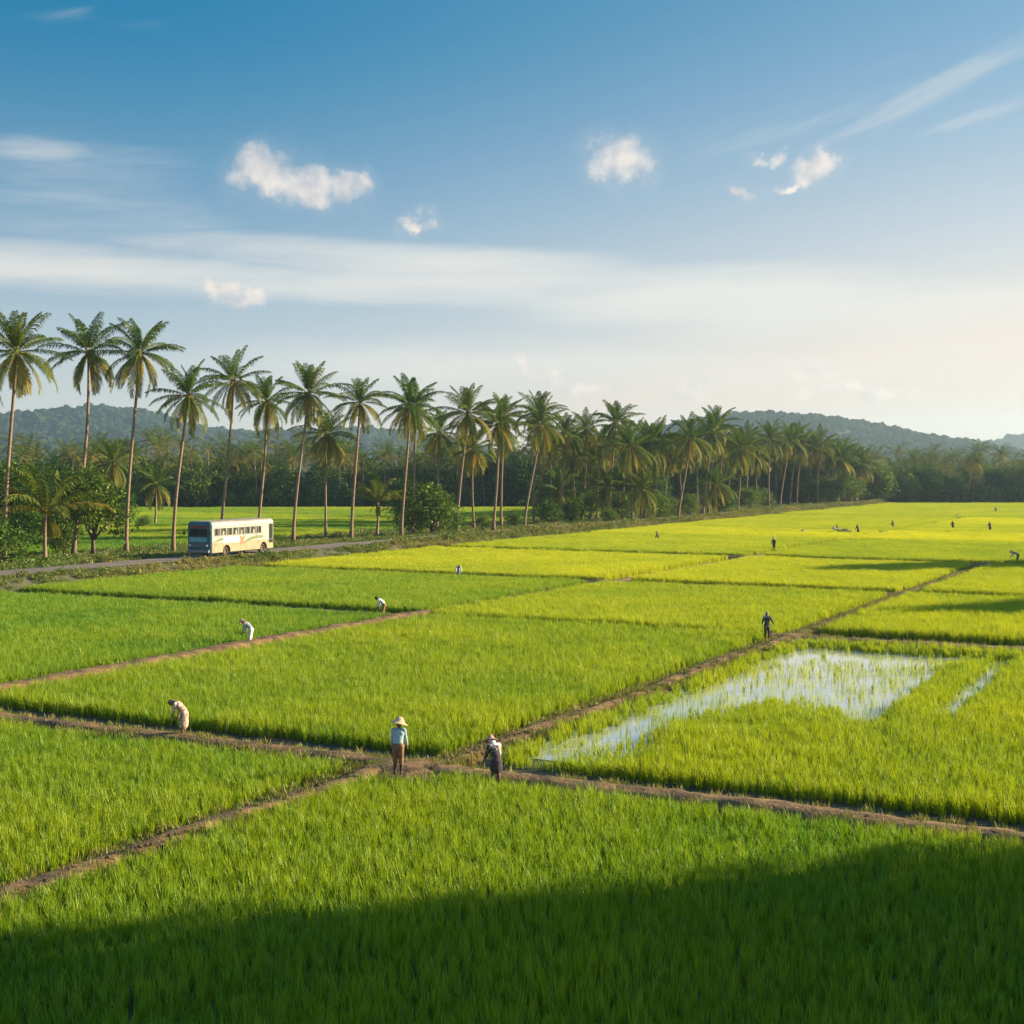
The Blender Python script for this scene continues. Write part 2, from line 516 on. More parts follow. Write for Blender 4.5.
# mounds of trodden clay where paths meet
def mound(label, s, t, r, h, seed):
    mb = MB(); n, k = 10, 22
    vs = []
    for i in range(n + 1):
        q = i / n
        for j in range(k):
            a = 2 * math.pi * j / k
            rr = r * q * (1 + .35 * (float(fbm(math.cos(a) * 1.4 + 5, math.sin(a) * 1.4 + 5, seed, 3)) - .5) * q * 2)
            x, y = XY(s + rr * math.cos(a), t + rr * math.sin(a))
            z = h * (1 - q * q) ** 1.3 * (.7 + .6 * float(fbm(x * 1.5, y * 1.5, seed, 3))) + .02 - .06 * q
            vs.append((x, y, z))
    mb.quadmesh(vs, [(i * k + j, i * k + (j + 1) % k, (i + 1) * k + (j + 1) % k, (i + 1) * k + j) for i in range(n) for j in range(k)])
    o = mb.build('earth_mound', M['earth'], smooth=True)
    return tag(o, label, 'earth mound', 'trodden clay where paths meet', 'structure')


for i, (s, t_, r) in enumerate(JUNCTIONS[:7]):
    mound('trodden clay where two paths meet, ' + ('by the man in the straw hat', 'under the standing figure with spread arms', 'at the far end of the shaded right paddies', 'left of the bent worker at the right edge', 'right of the two bent workers', 'dark, in the middle of the yellow paddies', 'at the far middle path')[i], s, t_, r + .15, .34, 40 + i)

# ------------------------------------------------------------------ road on its bank
S_END = 352
def bank_z(t):
    return np.interp(t, [-96, -88, -78, -71.5, -70, -65, -64.2, -62, -60.4], [-.03, .12, .40, .72, .79, .79, .80, .30, -.05])


def strip(name, tl, s0, s1, ds, zf, mat, seed, amp):
    ss = np.arange(s0, s1, ds); tl = np.array(tl)
    S, T = np.meshgrid(ss, tl, indexing='ij')
    nz = (fbm(S * .5, T * .5, seed, 3) - .5)
    edge = np.where((T == tl[0]) | (T == tl[-1]), 1.0, .35)
    T2 = T + (fbm(S * .25, T * 0 + 3, seed + 1, 3) - .5) * 1.1 * edge
    Z = zf(T) + nz * amp * np.where(zf(T) > .0, 1, 0)
    x, y = XY(S, T2)
    V = np.stack([x, y, Z], -1); n, m = S.shape
    mb = MB(); mb.quadmesh([tuple(v) for v in V.reshape(-1, 3)], [(i * m + j, (i + 1) * m + j, (i + 1) * m + j + 1, i * m + j + 1) for i in range(n - 1) for j in range(m - 1)])
    return mb.build(name, mat, smooth=True)


tag(strip('road_bank', [-96, -92, -88, -85, -82, -80, -78, -76, -74, -72.5, -71.4, -70.3, -67.5, -64.6, -63.9, -63, -62.2, -61.4, -60.4], -30, S_END, 1.0, bank_z, M['verge'], 3, .10), 'grassy bank that carries the country road', 'road bank', kind='structure')
tag(strip('road', [-69.9, -69, -67.6, -66.2, -65.2], -30, S_END, 1.2, lambda t: .86 + 0 * t, M['road'], 4, .02), 'narrow grey brown country road along the palms', 'road', kind='structure')

# verge grass and weeds
def grass_tuft(seed, n, spread, h0, h1, w):
    return rice_tuft(seed, n, spread, h0, h1, w, 2, lean=.8)


def weed(seed, r, h, n, ls):
    rg = random.Random(seed); mb = MB()
    for i in range(n):
        a = rg.uniform(0, 6.283); q = math.sqrt(rg.random()) * r; z = h * rg.random() ** .7 * (1 - (q / r) ** 2 * .6)
        p = Vector((q * math.cos(a), q * math.sin(a), z)); d = Vector((rg.gauss(0, 1), rg.gauss(0, 1), rg.gauss(.3, .6))).normalized()
        e = d.cross(Vector((rg.gauss(0, 1), rg.gauss(0, 1), rg.gauss(0, 1)))).normalized(); l = ls * rg.uniform(.6, 1.3)
        mb.quadmesh([p, p + d * l * .5 + e * l * .28, p + d * l, p + d * l * .5 - e * l * .28], [(0, 1, 2, 3)])
    return mb.mesh('weed')


GRASS = store('grass_source', [raw('grass_a%d' % k, grass_tuft(80 + k, 40, .38, .18, .48, .035), [M['grass']]) for k in range(4)] + [raw('grass_b%d' % k, weed(90 + k, .55, .6, 90, .22), [M['grass']]) for k in range(3)])


def verge(name, label, n, t0, t1, s0, s1, sc, tint, weedy, seed):
    rg = np.random.default_rng(seed)
    S = rg.uniform(s0, s1, n); T = rg.uniform(t0, t1, n)
    x, y = XY(S, T)
    ok = in_view(x, y, 1.15, 6); S, T, x, y = S[ok], T[ok], x[ok], y[ok]
    cl = fbm(S * .2, T * .35, seed, 4)
    ok = rg.random(len(S)) < np.clip((cl - .25) * 2.4, .12, 1); S, T, x, y, cl = S[ok], T[ok], x[ok], y[ok], cl[ok]
    n = len(S); z = np.maximum(bank_z(T), 0) - .02
    pick = np.where(rg.random(n) < weedy, 4 + rg.integers(0, 3, n), rg.integers(0, 4, n))
    k = sc * rg.uniform(.6, 1.35, n) * (.7 + .6 * cl)
    o = scatter(name, GRASS, np.stack([x, y, z], 1), np.stack([rg.normal(0, .12, n), rg.normal(0, .12, n), rg.uniform(0, 6.28, n)], 1), np.stack([k, k, k * rg.uniform(.7, 1.2, n)], 1), pick,
                np.clip(tint + (fbm(S * .12, T * .3, seed + 4, 3) - .5) * 1.3, 0, 1))
    return tag(o, label, 'grass', kind='stuff')


verge('grass', 'rough olive weeds on the bank below the road', 20000, -64.3, -60.2, -25, 340, .78, .45, .10, 5)
verge('grass', 'taller grass along the crest of the road bank', 5200, -65.4, -63.9, 95, 345, 1.15, .40, .05, 9)
verge('grass', 'grass on the verge between the road and the palms', 30000, -94, -70.4, -25, 345, .8, .12, .07, 6)
# dry grass along the near paths
rg = np.random.default_rng(12)
seg = []
for (sa, ta, sb, tb, half) in ((-45, -1.5, 0, -1.5, .75), (0, 0, 40, 0, .6), (40, 0, 100, 0, .45), (-6, B_, 60, B_, .75), (0, -34, 0, 0, .8), (0, -34, 0, 0, .8), (0, 0, 0, 50, .8), (38, -1, 38, 55, .8)):
    n = int(math.hypot(sb - sa, tb - ta) * 16); q = rg.random(n); side = rg.choice([-1, 1], n) * half * rg.uniform(.1, 1.15, n)
    L = math.hypot(sb - sa, tb - ta)
    seg.append(np.stack([sa + (sb - sa) * q - (tb - ta) / L * side, ta + (tb - ta) * q + (sb - sa) / L * side], 1))
seg = np.concatenate(seg); x, y = XY(seg[:, 0], seg[:, 1]); n = len(x)
k = rg.uniform(.3, .75, n)
tag(scatter('grass', GRASS, np.stack([x, y, np.full(n, .08)], 1), np.stack([rg.normal(0, .2, n), rg.normal(0, .2, n), rg.uniform(0, 6.28, n)], 1), np.stack([k, k, k], 1), rg.integers(0, 4, n), rg.uniform(.15, .9, n)),
    'short dry grass along the edges of the earth paths', 'grass', kind='stuff')

# loose clods of clay on the paths
CLOD = store('clod_source', [])
for q in range(4):
    bm = bmesh.new(); bmesh.ops.create_icosphere(bm, subdivisions=2, radius=1); rc = random.Random(q)
    for v in bm.verts: v.co = Vector((v.co.x * rc.uniform(.8, 1.2), v.co.y * rc.uniform(.8, 1.2), v.co.z * rc.uniform(.5, .85)))
    me = bpy.data.meshes.new('clod'); bm.to_mesh(me); bm.free(); CLOD.objects.link(raw('clod_%d' % q, me, [M['earth']]))
seg = []
for (sa, ta, sb, tb, half) in ((-45, -1.5, 0, -1.5, .6), (0, 0, 70, 0, .55), (-6, B_, 60, B_, .6), (0, -34, 0, 0, .6), (0, 0, 0, 50, .6)):
    L = math.hypot(sb - sa, tb - ta); n = int(L * 26); q = rg.random(n); side = rg.normal(0, .6, n) * half
    seg.append(np.stack([sa + (sb - sa) * q - (tb - ta) / L * side, ta + (tb - ta) * q + (sb - sa) / L * side, np.clip(.24 * (1 - np.abs(side) / half * .75), .03, 1)], 1))
seg = np.concatenate(seg); x, y = XY(seg[:, 0], seg[:, 1]); n = len(x); k = rg.uniform(.02, .075, n) ** 1.0
tag(scatter('mud_clods', CLOD, np.stack([x, y, seg[:, 2]], 1), rg.uniform(0, 6, (n, 3)), np.stack([k, k, k], 1), rg.integers(0, 4, n), rg.random(n)), 'loose clods of clay along the earth paths', 'clods', kind='stuff')

# ------------------------------------------------------------------ palms
def frond(mb, rg, az, el, L, droop, nl, tint, lw=.105, ll=1.45, hang=1.45):
    d = Vector((math.cos(az) * math.cos(el), math.sin(az) * math.cos(el), math.sin(el)))
    side = Vector((-math.sin(az), math.cos(az), 0)); twist = rg.gauss(0, .25)
    n = 9; pts = [Vector((math.cos(az) * .12, math.sin(az) * .12, .05))]; e = el; dirs = []
    for i in range(n):
        q = i / (n - 1); dirs.append((e, ))
        dd = Vector((math.cos(az) * math.cos(e), math.sin(az) * math.cos(e), math.sin(e)))
        pts.append(pts[-1] + dd * (L / n))
        e -= droop / n * (.35 + 1.3 * q)
        az += rg.gauss(0, .012)
    mb.tube(pts, [.05 * (1 - .85 * i / n) + .006 for i in range(n + 1)], 3, cap=False, tint=min(1, tint + .35))
    down = Vector((0, 0, -1))
    for j in range(nl):
        u = .13 + .87 * (j + .5) / nl
        fi = u * n; i = min(int(fi), n - 1); p = pts[i].lerp(pts[i + 1], fi - i); tan = (pts[i + 1] - pts[i]).normalized()
        l = ll * (math.sin(min(1, u * 1.25 + .12) * math.pi * .5) if u < .6 else 1.0) * (1 if u < .6 else 1 - (u - .6) / .4 * .62) * rg.uniform(.8, 1.1)
        up = tan.cross(side).normalized()
        if up.z < 0: up = -up
        for sg in (-1, 1):
            lat = (side * sg * math.cos(twist) + up * .25).normalized()
            dr = (lat * .75 + tan * (.42 + .30 * u) + down * rg.uniform(.1, .35) * hang).normalized()
            dr2 = (dr + down * rg.uniform(.5, 1.1) * hang * 1.3).normalized()
            a = p; b_ = p + dr * l * .5; c = b_ + dr2 * l * .5
            w = (tan * .8 + down * .15).normalized() * lw
            t2 = tint + rg.uniform(-.06, .06)
            mb.quadmesh([a - w * .35, a + w * .35, b_ + w * .5, b_ - w * .5], [(0, 1, 2, 3)], tint=max(.01, t2))
            mb.quadmesh([b_ - w * .5, b_ + w * .5, c], [(0, 1, 2)], tint=max(.01, t2 + .08))


def palm_crown(seed, nf=22, L=5.2, nl=44, young=False):
    rg = random.Random(seed); live = MB(); dry = MB()
    a0 = rg.uniform(0, 6.28)
    for i in range(nf):
        f = i / (nf - 1)
        el = R(86 - 142 * f ** .92 + rg.gauss(0, 9)) if not young else R(84 - 66 * f + rg.gauss(0, 6))
        az = a0 + i * 2.39996 + rg.gauss(0, .12)
        l = L * (.72 + .28 * math.sin(min(1, f * 2 + .15) * math.pi / 2)) * rg.uniform(.88, 1.1)
        tint = (.04 if not young else .14) + .10 * f + (rg.uniform(.02, .36) if f > .75 else 0) + rg.uniform(-.05, .08)
        frond(live, rg, az, el, l, R(rg.uniform(30, 55) + 26 * min(1, f * 1.6)) if not young else R(rg.uniform(55, 90)), nl, tint, ll=1.25 if not young else 1.0)
    for i in range(4 if not young else 2):
        frond(dry, rg, rg.uniform(0, 6.28), R(rg.uniform(-66, -38)), L * rg.uniform(.6, .85) * (1 if not young else .6), R(28), int(nl * .8), rg.uniform(.5, .95) if not young else .3, ll=.85, hang=1.0)
    return live.mesh('crown'), dry.mesh('dry_fronds')


CROWNS = [palm_crown(200 + k, nf=(28, 31, 26, 30, 29, 27)[k]) for k in range(6)]
YOUNG = [palm_crown(300 + k, nf=13, L=4.0, nl=28, young=True) for k in range(3)]
for a, b_ in CROWNS + YOUNG:
    a.materials.append(M['palm']); b_.materials.append(M['palm'])
mb = MB(); rgn = random.Random(5)
for i in range(9):
    a = i * .75; r = .28; z = -.35 - .22 * (i % 2)
    mb.lathe([(.001, -.15), (.09, -.11), (.13, 0), (.10, .1), (.001, .15)], 8, c=(r * math.cos(a), r * math.sin(a), z))
NUTS = mb.mesh('coconut_cluster', True); NUTS.materials.append(M['nut'])


def trunk_mesh(dx, dy, h, seed, r0=.21):
    rg = random.Random(seed); n = 12; pts = []; rad = []
    bx, by = rg.uniform(-.03, .03) * h, rg.uniform(-.03, .03) * h
    for i in range(n + 1):
        q = i / n; s = q ** 1.0 * .55 + .45 * q * q * (3 - 2 * q)
        wv = math.sin(q * math.pi)
        pts.append((dx * s + bx * wv * .6, dy * s + by * wv * .6, h * q - .15 * (i == 0)))
        rad.append(r0 * (.62 + .75 * math.exp(-q * h / .9) + .30 * (1 - q)))
    mb = MB(); mb.tube(pts, rad, 9)
    return mb.mesh('trunk', True)


def palm(base, top, label, group, seed, size=1.0, young=False, nuts=True, z0=None):
    """base = pixel of the foot, top = pixel of the crown's heart"""
    zb = .3
    for _ in range(4):
        X, Y = G(base[0], base[1], zb); s, t_ = ST(X, Y); zb = float(max(0, bank_z(t_))) if -96 < t_ < -60 else 0.0
    h = H + .28 - (top[1] - HOR) / F * Y - zb
    dx = (top[0] - 512) / F * Y - X
    r = empty('coconut_palm' if not young else 'young_palm', (X, Y, zb))
    tag(r, label, 'palm tree', group)
    rg = random.Random(seed); dy = rg.uniform(-.04, .04) * h
    link('trunk', trunk_mesh(dx, dy, h, seed, .215 if h > 14 else .19), M['bark'], r)
    cr = (YOUNG if young else CROWNS)[seed % (3 if young else 6)]
    rz = rg.uniform(0, 6.28)
    for nm, me in (('crown', cr[0]), ('dry_fronds', cr[1])) + ((('coconut_cluster', NUTS),) if nuts and not young else ()):
        o = link(nm, me, None, r); o.location = (dx, dy, h - .1); o.rotation_euler = (rg.uniform(-.1, .1), rg.uniform(-.1, .1), rz); o.scale = (size,) * 3
    return r


RP = 'tall coconut palms along the road'
palm((4, 562), (19, 352), 'leftmost tall coconut palm, cut by the left edge', RP, 1)
palm((73, 553), (86, 351), 'tall coconut palm just right of the young palm, second from the left edge', RP, 2)
palm((126, 552), (141, 353), 'tall coconut palm right of the leafy forked tree', RP, 3)
palm((173, 550), (189, 395), 'coconut palm standing just left of the bus front', RP, 4, .9)
palm((220, 541), (233, 380), 'coconut palm rising behind the front half of the bus', RP, 5)
palm((257, 539), (266, 401), 'coconut palm rising behind the rear end of the bus', RP, 6, .92)
palm((293, 540), (309, 393), 'first leaning coconut palm right of the bus', RP, 7)
palm((326, 536), (327, 434), 'shorter palm between two tall palms right of the bus', RP, 8, .95)
palm((351, 538), (360, 402), 'coconut palm left of the round green bush, leaning right', RP, 9, .85)
palm((401, 535), (410, 405), 'coconut palm at the left edge of the round green bush', RP, 10)
palm((413, 530), (416, 412), 'coconut palm half hidden behind its twin at the round bush', RP, 11, .9)
palm((437, 528), (439, 432), 'dark palm rising behind the round green bush', RP, 12, .9)
palm((457, 531), (468, 413), 'coconut palm right of the round green bush', RP, 13)
palm((474, 528), (473, 449), 'short palm under taller crowns right of the round bush', RP, 14, .85)
palm((493, 529), (498, 424), 'front palm of the close pair right of the round bush', RP, 15)
palm((501, 525), (504, 416), 'rear palm of the close pair right of the round bush', RP, 16, .9)
palm((524, 525), (541, 424), 'palm with strongly slanted trunk left of the grove', RP, 17)
palm((534, 521), (538, 412), 'upright palm crossing the slanted trunk left of the grove', RP, 18)
GP = 'coconut palms of the dense grove at the road'
palm((559, 522), (566, 434), 'thin palm at the left end of the dense grove', GP, 19, .9)
palm((582, 519), (586, 429), 'grove palm with bare trunk top, before the highest one', GP, 20, .9)
palm((610, 519), (616, 422), 'tallest palm in the left half of the dense grove', GP, 21)
palm((644, 517), (649, 443), 'broad dark grove palm beside the hill start', GP, 22, 1.15)
palm((678, 516), (690, 437), 'grove palm with slanted trunk below the hill foot', GP, 23, 1.05)
palm((703, 513), (711, 433), 'tall grove palm with paired trunks, below the hill slope', GP, 24, 1.05)
palm((708, 512), (716, 425), 'higher palm of the grove pair below the hill slope', GP, 25, 1.0)
palm((718, 511), (722, 440), 'palm tucked behind the grove pair below the hill slope', GP, 26, .95)
palm((738, 511), (742, 448), 'wide grove palm with yellow hanging fronds under the hill top', GP, 27, 1.15)
palm((769, 506), (770, 438), 'upright palm before the hill top, apart from the dense crowns', GP, 28, 1.1)
palm((780, 505), (789, 440), 'left palm of the three slender ones under the hill top', GP, 29, 1.1)
palm((790, 504), (796, 438), 'right palm of the three slender ones under the hill top', GP, 30, 1.1)
palm((797, 504), (801, 446), 'lower palm behind the slender ones under the hill top', GP, 31, 1.1)
palm((818, 503), (819, 446), 'bushy palm near the right end of the grove', GP, 32, 1.25)
palm((838, 502), (841, 459), 'next to last palm at the right end of the grove', GP, 33, 1.25)
palm((856, 501), (862, 463), 'last palm at the right end of the grove, by the round shrub', GP, 34, 1.25)
palm((632, 519), (630, 446), 'palm hidden deep in the grove left of the broad dark one', GP, 35, 1.1)
palm((597, 518), (600, 446), 'palm hidden under the tallest crown of the grove', GP, 36, 1.1)
palm((575, 519), (572, 452), 'low dark palm at the left end of the grove', GP, 37, 1.0)
palm((664, 513), (668, 452), 'palm filling the gap in the grove below the hill foot', GP, 38, 1.1)
palm((757, 506), (756, 456), 'lower palm left of the upright one before the hill top', GP, 39, 1.15)
palm((728, 509), (731, 455), 'low palm between the grove pair and the wide palm', GP, 40, 1.05)
for i, (bx, by, tx, ty, sz, lb) in enumerate(((552, 518, 551, 440, 1.0, 'left of the thin palm'), (590, 515, 590, 458, 1.1, 'below the bare topped palm'), (622, 514, 624, 438, 1.05, 'right of the tallest left palm'), (640, 513, 640, 458, 1.1, 'left below the broad dark palm'),
                                              (656, 514, 658, 440, 1.1, 'right of the broad dark palm'), (683, 512, 679, 450, 1.1, 'left of the slanted trunk'), (698, 510, 697, 446, 1.15, 'between slanted trunk and grove pair'), (746, 507, 748, 441, 1.1, 'behind the wide palm'),
                                              (776, 504, 777, 455, 1.2, 'low, left of the slender ones'), (808, 503, 809, 452, 1.25, 'right of the slender ones'), (829, 502, 829, 455, 1.25, 'right of the bushy one'), (849, 501, 851, 462, 1.25, 'left of the last one'))):
    palm((bx, by), (tx, ty), 'palm in the dense grove, ' + lb, GP, 60 + i * 5, sz)
YP = 'young palms by the road'
palm((45, 560), (46, 513), 'young palm with arching bright fronds beside the leafy bushes at the left', YP, 1, 1.65, True)
palm((155, 524), (155, 484), 'short palm in the field behind the third tall trunk', YP, 2, .95)
palm((377, 533), (378, 502), 'young palm left of the round green bush', YP, 0, 1.25, True)
palm((604, 520), (605, 488), 'young palm with yellowing fronds at the foot of the grove', YP, 3, .95)
palm((641, 519), (642, 489), 'young palm in front of the grove, right of the yellowing one', YP, 4, .95)
palm((700, 513), (716, 484), 'young palm with brown fronds below the grove pair', YP, 5, 1.0)
palm((560, 521), (558, 490), 'young palm under the thin palm at the left of the grove', YP, 7, .95)
palm((105, 530), (112, 462), 'low palm behind the leafy forked tree', YP, 6, .9)
palm((8, 548), (-8, 492), 'young palm reaching in from the left edge', YP, 2, 1.2, True)

# ------------------------------------------------------------------ broadleaf trees and bushes
def leaf_cloud(mb, rg, c, rad, n, ls, flat=.85, tint0=.1):
    """leaf clumps through an ellipsoid; denser near its skin"""
    nc = max(6, n // 22)
    for i in range(nc):
        u = Vector((rg.gauss(0, 1), rg.gauss(0, 1), rg.gauss(0, 1))).normalized(); q = rg.random() ** .45
        cc = Vector(c) + Vector((u.x * rad[0], u.y * rad[1], u.z * rad[2])) * q
        cr = ls * rg.uniform(1.2, 2.6); tt = tint0 + rg.uniform(0, .5) * rg.random()
        for j in range(n // nc):
            p = cc + Vector((rg.gauss(0, .5), rg.gauss(0, .5), rg.gauss(0, .4))) * cr
            d = (Vector((rg.gauss(0, 1), rg.gauss(0, 1), rg.gauss(-.1, .6))) + u * .6).normalized()
            e = d.cross(Vector((rg.gauss(0, .6), rg.gauss(0, .6), 1))).normalized(); l = ls * rg.uniform(.6, 1.25)
            mb.quadmesh([p, p + d * l * .5 + e * l * .3, p + d * l - Vector((0, 0, l * .12)), p + d * l * .5 - e * l * .3], [(0, 1, 2, 3)], tint=max(.01, min(1, tt + rg.uniform(-.06, .06))))


def broad_tree(seed, h, w, trunk_h, n, ls, lobes=6, tint0=.1, mult=1.0):
    rg = random.Random(seed); tm = MB(); cm = MB()
    tm.tube([(0, 0, -.2), (rg.uniform(-.1, .1), .05, trunk_h * .5), (rg.uniform(-.2, .2), 0, trunk_h)], [.30 * mult, .22 * mult, .19 * mult], 8)
    for i in range(lobes):
        a = i * 2.4 + rg.uniform(-.3, .3); f = (i + .5) / lobes
        zz = trunk_h + (h - trunk_h) * (.25 + .55 * f) + rg.uniform(-.2, .2); rr = w * (.62 * (1 - f * .65)) * rg.uniform(.75, 1.1)
        c = (rr * math.cos(a), rr * math.sin(a), zz)
        tm.tube([(0, 0, trunk_h * .8), (c[0] * .45, c[1] * .45, trunk_h + (zz - trunk_h) * .45), c], [.15 * mult, .10 * mult, .03], 6)
        k = w * rg.uniform(.42, .62)
        leaf_cloud(cm, rg, c, (k, k, (h - trunk_h) * rg.uniform(.2, .32)), n // lobes, ls, tint0=tint0)
    return tm.mesh('trunk', True), cm.mesh('crown')


def put_tree(base, meshes, label, group, scale, name='broadleaf_tree', cat='tree', loc=None, rz=0):
    if loc is None:
        zb = .2
        for _ in range(3):
            X, Y = G(base[0], base[1], zb); s, t_ = ST(X, Y); zb = float(max(0, bank_z(t_))) if -96 < t_ < -60 else 0.0
        loc = (X, Y, zb)
    r = empty(name, loc, rz); r.scale = scale if isinstance(scale, tuple) else (scale,) * 3
    tag(r, label, cat, group)
    for nm, me in zip(('trunk', 'crown'), meshes):
        link(nm, me, None, r)
    return r


def setm(ms):
    ms[0].materials.append(M['wood']); ms[1].materials.append(M['leaf']); return ms


T_MANGO = setm(broad_tree(401, 9.5, 4.0, 2.0, 5200, .42, 8, .16))
T_BIG = [setm(broad_tree(410 + k, 12, 4.6, 1.6, 6000, .50, 10, .04)) for k in range(3)]
T_BUSH = [setm(broad_tree(420 + k, 4.6, 3.2, .3, 3600, .32, 8, .14, .5)) for k in range(3)]
put_tree((93, 553), T_MANGO, 'leafy tree with forked pale trunk by the road', None, 1.0)
BT = 'dark broadleaf trees behind the road palms'
put_tree((18, 550), T_BIG[0], 'dark dense tree at the left edge behind the young palm', BT, .85)
put_tree((60, 545), T_BIG[1], 'dark dense tree behind the young palm and the leafy tree', BT, .80, rz=1)
put_tree((120, 528), T_BIG[2], 'dark tree behind the leafy forked tree, nearer the bus', BT, .62, rz=2)
put_tree((405, 526), T_BIG[0], 'dark tree rising behind the left of the round bush', BT, .68, rz=3)
put_tree((352, 522), T_BIG[1], 'dark tree between bus and round bush', BT, .5, rz=4) if False else None
RB = 'green bushes along the road'
put_tree((432, 533), T_BUSH[0], 'big round green bush among the palm trunks in the middle', RB, 1.5, 'bush', 'bush')
put_tree((412, 534), T_BUSH[1], 'bush at the left foot of the big round bush', RB, .9, 'bush', 'bush', rz=1)
put_tree((14, 556), T_BUSH[2], 'leafy bush left of the young palm trunk', RB, 1.0, 'bush', 'bush', rz=2)
put_tree((64, 552), T_BUSH[0], 'leafy bush right of the young palm trunk', RB, .75, 'bush', 'bush', rz=2.6)
put_tree((-4, 566), T_BUSH[1], 'leafy bush cut by the left edge', RB, 1.0, 'bush', 'bush', rz=.6)
put_tree((143, 527), T_BUSH[1], 'brownish bush under the short palm in the field', RB, .45, 'bush', 'bush', rz=3)
put_tree((872, 502), T_BUSH[2], 'round shrub standing alone at the end of the grove', RB, 1.9, 'bush', 'bush', rz=3)
put_tree((609, 527), T_BUSH[1], 'small bush on the bank in front of the grove', RB, .55, 'bush', 'bush', rz=4)
GB = 'undergrowth bushes inside the grove'
for i, (px, py, sc, lb) in enumerate(((548, 523, .9, 'under the slanted palm'), (571, 521, .95, 'at the left end of the grove'), (590, 519, 1.2, 'under the bare topped palm'), (622, 519, 1.0, 'beside the young palms'), (655, 517, 1.1, 'below the broad dark palm'),
                                     (668, 516, .8, 'left of the slanted grove trunk'), (688, 515, .9, 'right of the slanted grove trunk'), (725, 512, .9, 'right of the paired trunks'), (750, 508, 1.1, 'right of the wide palm'), (764, 506, 1.0, 'below the upright palm'),
                                     (808, 503, 1.5, 'right of the slender palms'), (826, 502.5, 1.6, 'below the bushy palm'), (846, 502, 1.7, 'between the last two palms'), (514, 526, .55, 'left of the slanted palm'), (483, 529, .5, 'left of the close pair of palms'))):
    put_tree((px, py), T_BUSH[i % 3], 'undergrowth bush ' + lb, GB, sc, 'bush', 'bush', rz=i * 1.3)
GT = 'broadleaf trees behind the grove palms'
for i, (px, py, sc, lb) in enumerate(((560, 515, .85, 'behind the thin palm at its left end'), (592, 513, .95, 'behind the bare topped palm'), (625, 511, .95, 'behind the tallest left palm'), (655, 510, .95, 'behind the broad dark palm'),
                                     (700, 507, .9, 'behind the paired trunks'), (735, 505, .95, 'behind the wide palm'), (775, 503, .9, 'behind the slender palms'), (812, 501, 1.0, 'behind the bushy palm'), (842, 500.5, .95, 'near its right end'))):
    put_tree((px, py), T_BIG[i % 3], 'dark broadleaf tree in the grove, ' + lb, GT, sc, rz=i * 1.1)
# trees beyond the right frame edge whose shade falls on the fields
ST_ = 'tall shade trees on the right side of the fields'
T_SHADE = setm(broad_tree(440, 14.5, 5.0, 1.5, 9000, .75, 14, .06, 1.6))
for i, (x, y, sc, lb) in enumerate(((31.5, 33.9, (.95, .95, 1.27), 'farthest of the row beside the nearest paddy'), (33, 28.7, (1, 1, 1.27), 'second of the row beside the nearest paddy'), (29, 24.8, (1, 1, 1.3), 'third of the row beside the nearest paddy'), (30, 18.0, (1, 1, 1.3), 'last of the row beside the nearest paddy'), (40, 30, (1, 1, 1.3), 'behind the row beside the nearest paddy'),
                                   (60, 96, .85, 'by the shaded paddy behind the flooded one'), (66, 100.5, .8, 'second one by the shaded paddy past the water'), (69, 136.5, 1.0, 'beyond the worker at the right edge'))):
    put_tree(None, T_SHADE, 'tall dense tree right of the view, ' + lb, ST_, sc, loc=(x, y, 0), rz=i * 1.7)

# ------------------------------------------------------------------ far wood
def wood_palm(seed, h):
    rg = random.Random(seed); mb = MB()
    mb.tube([(0, 0, 0), (.2, .1, h * .5), (.5, .2, h)], [.2, .15, .12], 5, mi=1)
    c = MB()
    for i in range(17):
        f = i / 16
        frond(c, rg, i * 2.4, R(80 - 115 * f + rg.gauss(0, 8)), 4.3 * rg.uniform(.85, 1.1), R(66), 12, .04 + .2 * f + (.25 if f > .8 else 0), lw=.14, ll=1.1)
    o = len(mb.v)
    mb.v += [(x + .5, y + .2, z + h) for x, y, z in c.v]; mb.t += c.t
    mb.f += [[o + i for i in f] for f in c.f]; mb.mi += c.mi
    return mb.mesh('wood_palm')


def wood_tree(seed):
    a, b_ = broad_tree(seed, 11, 4.4, 1.2, 2600, .75, 8, .02)
    mb = MB()
    bm = bmesh.new(); bm.from_mesh(b_); nb = len(bm.faces); bm.from_mesh(a); bm.faces.ensure_lookup_table()
    for i, f in enumerate(bm.faces): f.material_index = 0 if i < nb else 1
    me = bpy.data.meshes.new('wood_tree'); bm.to_mesh(me); bm.free()
    at = me.attributes.get('tint')
    return me


WOOD = store('wood_source', [raw('wood_a%d' % k, wood_palm(500 + k, 11.5 + k), [M['palm'], M['bark']]) for k in range(3)] + [raw('wood_b%d' % k, wood_tree(520 + k), [M['leaf'], M['wood']]) for k in range(3)])


def wood(label, front, depth, n, seed, palms, sc, hs=None):
    rg = np.random.default_rng(seed)
    fx = np.array([p[0] for p in front]); fy = np.array([p[1] for p in front])
    x = rg.uniform(fx[0], fx[-1], n); d = rg.random(n) ** 1.3
    y = np.interp(x, fx, fy) + d * depth + rg.uniform(-1.5, 1.5, n)
    pick = np.where(rg.random(n) < palms, rg.integers(0, 3, n), 3 + rg.integers(0, 3, n))
    k = sc * rg.uniform(.75, 1.12, n) * (.86 + .28 * fbm(x * .03, y * .03, seed, 3)) * (.9 + .2 * d)
    k = np.where(pick >= 3, k * .98, k)
    o = scatter('wood', WOOD, np.stack([x, y, np.zeros(n)], 1), np.stack([rg.normal(0, .04, n), rg.normal(0, .04, n), rg.uniform(0, 6.28, n)], 1), np.stack([k, k, k], 1), pick, rg.random(n))
    return tag(o, label, 'wood', kind='stuff')


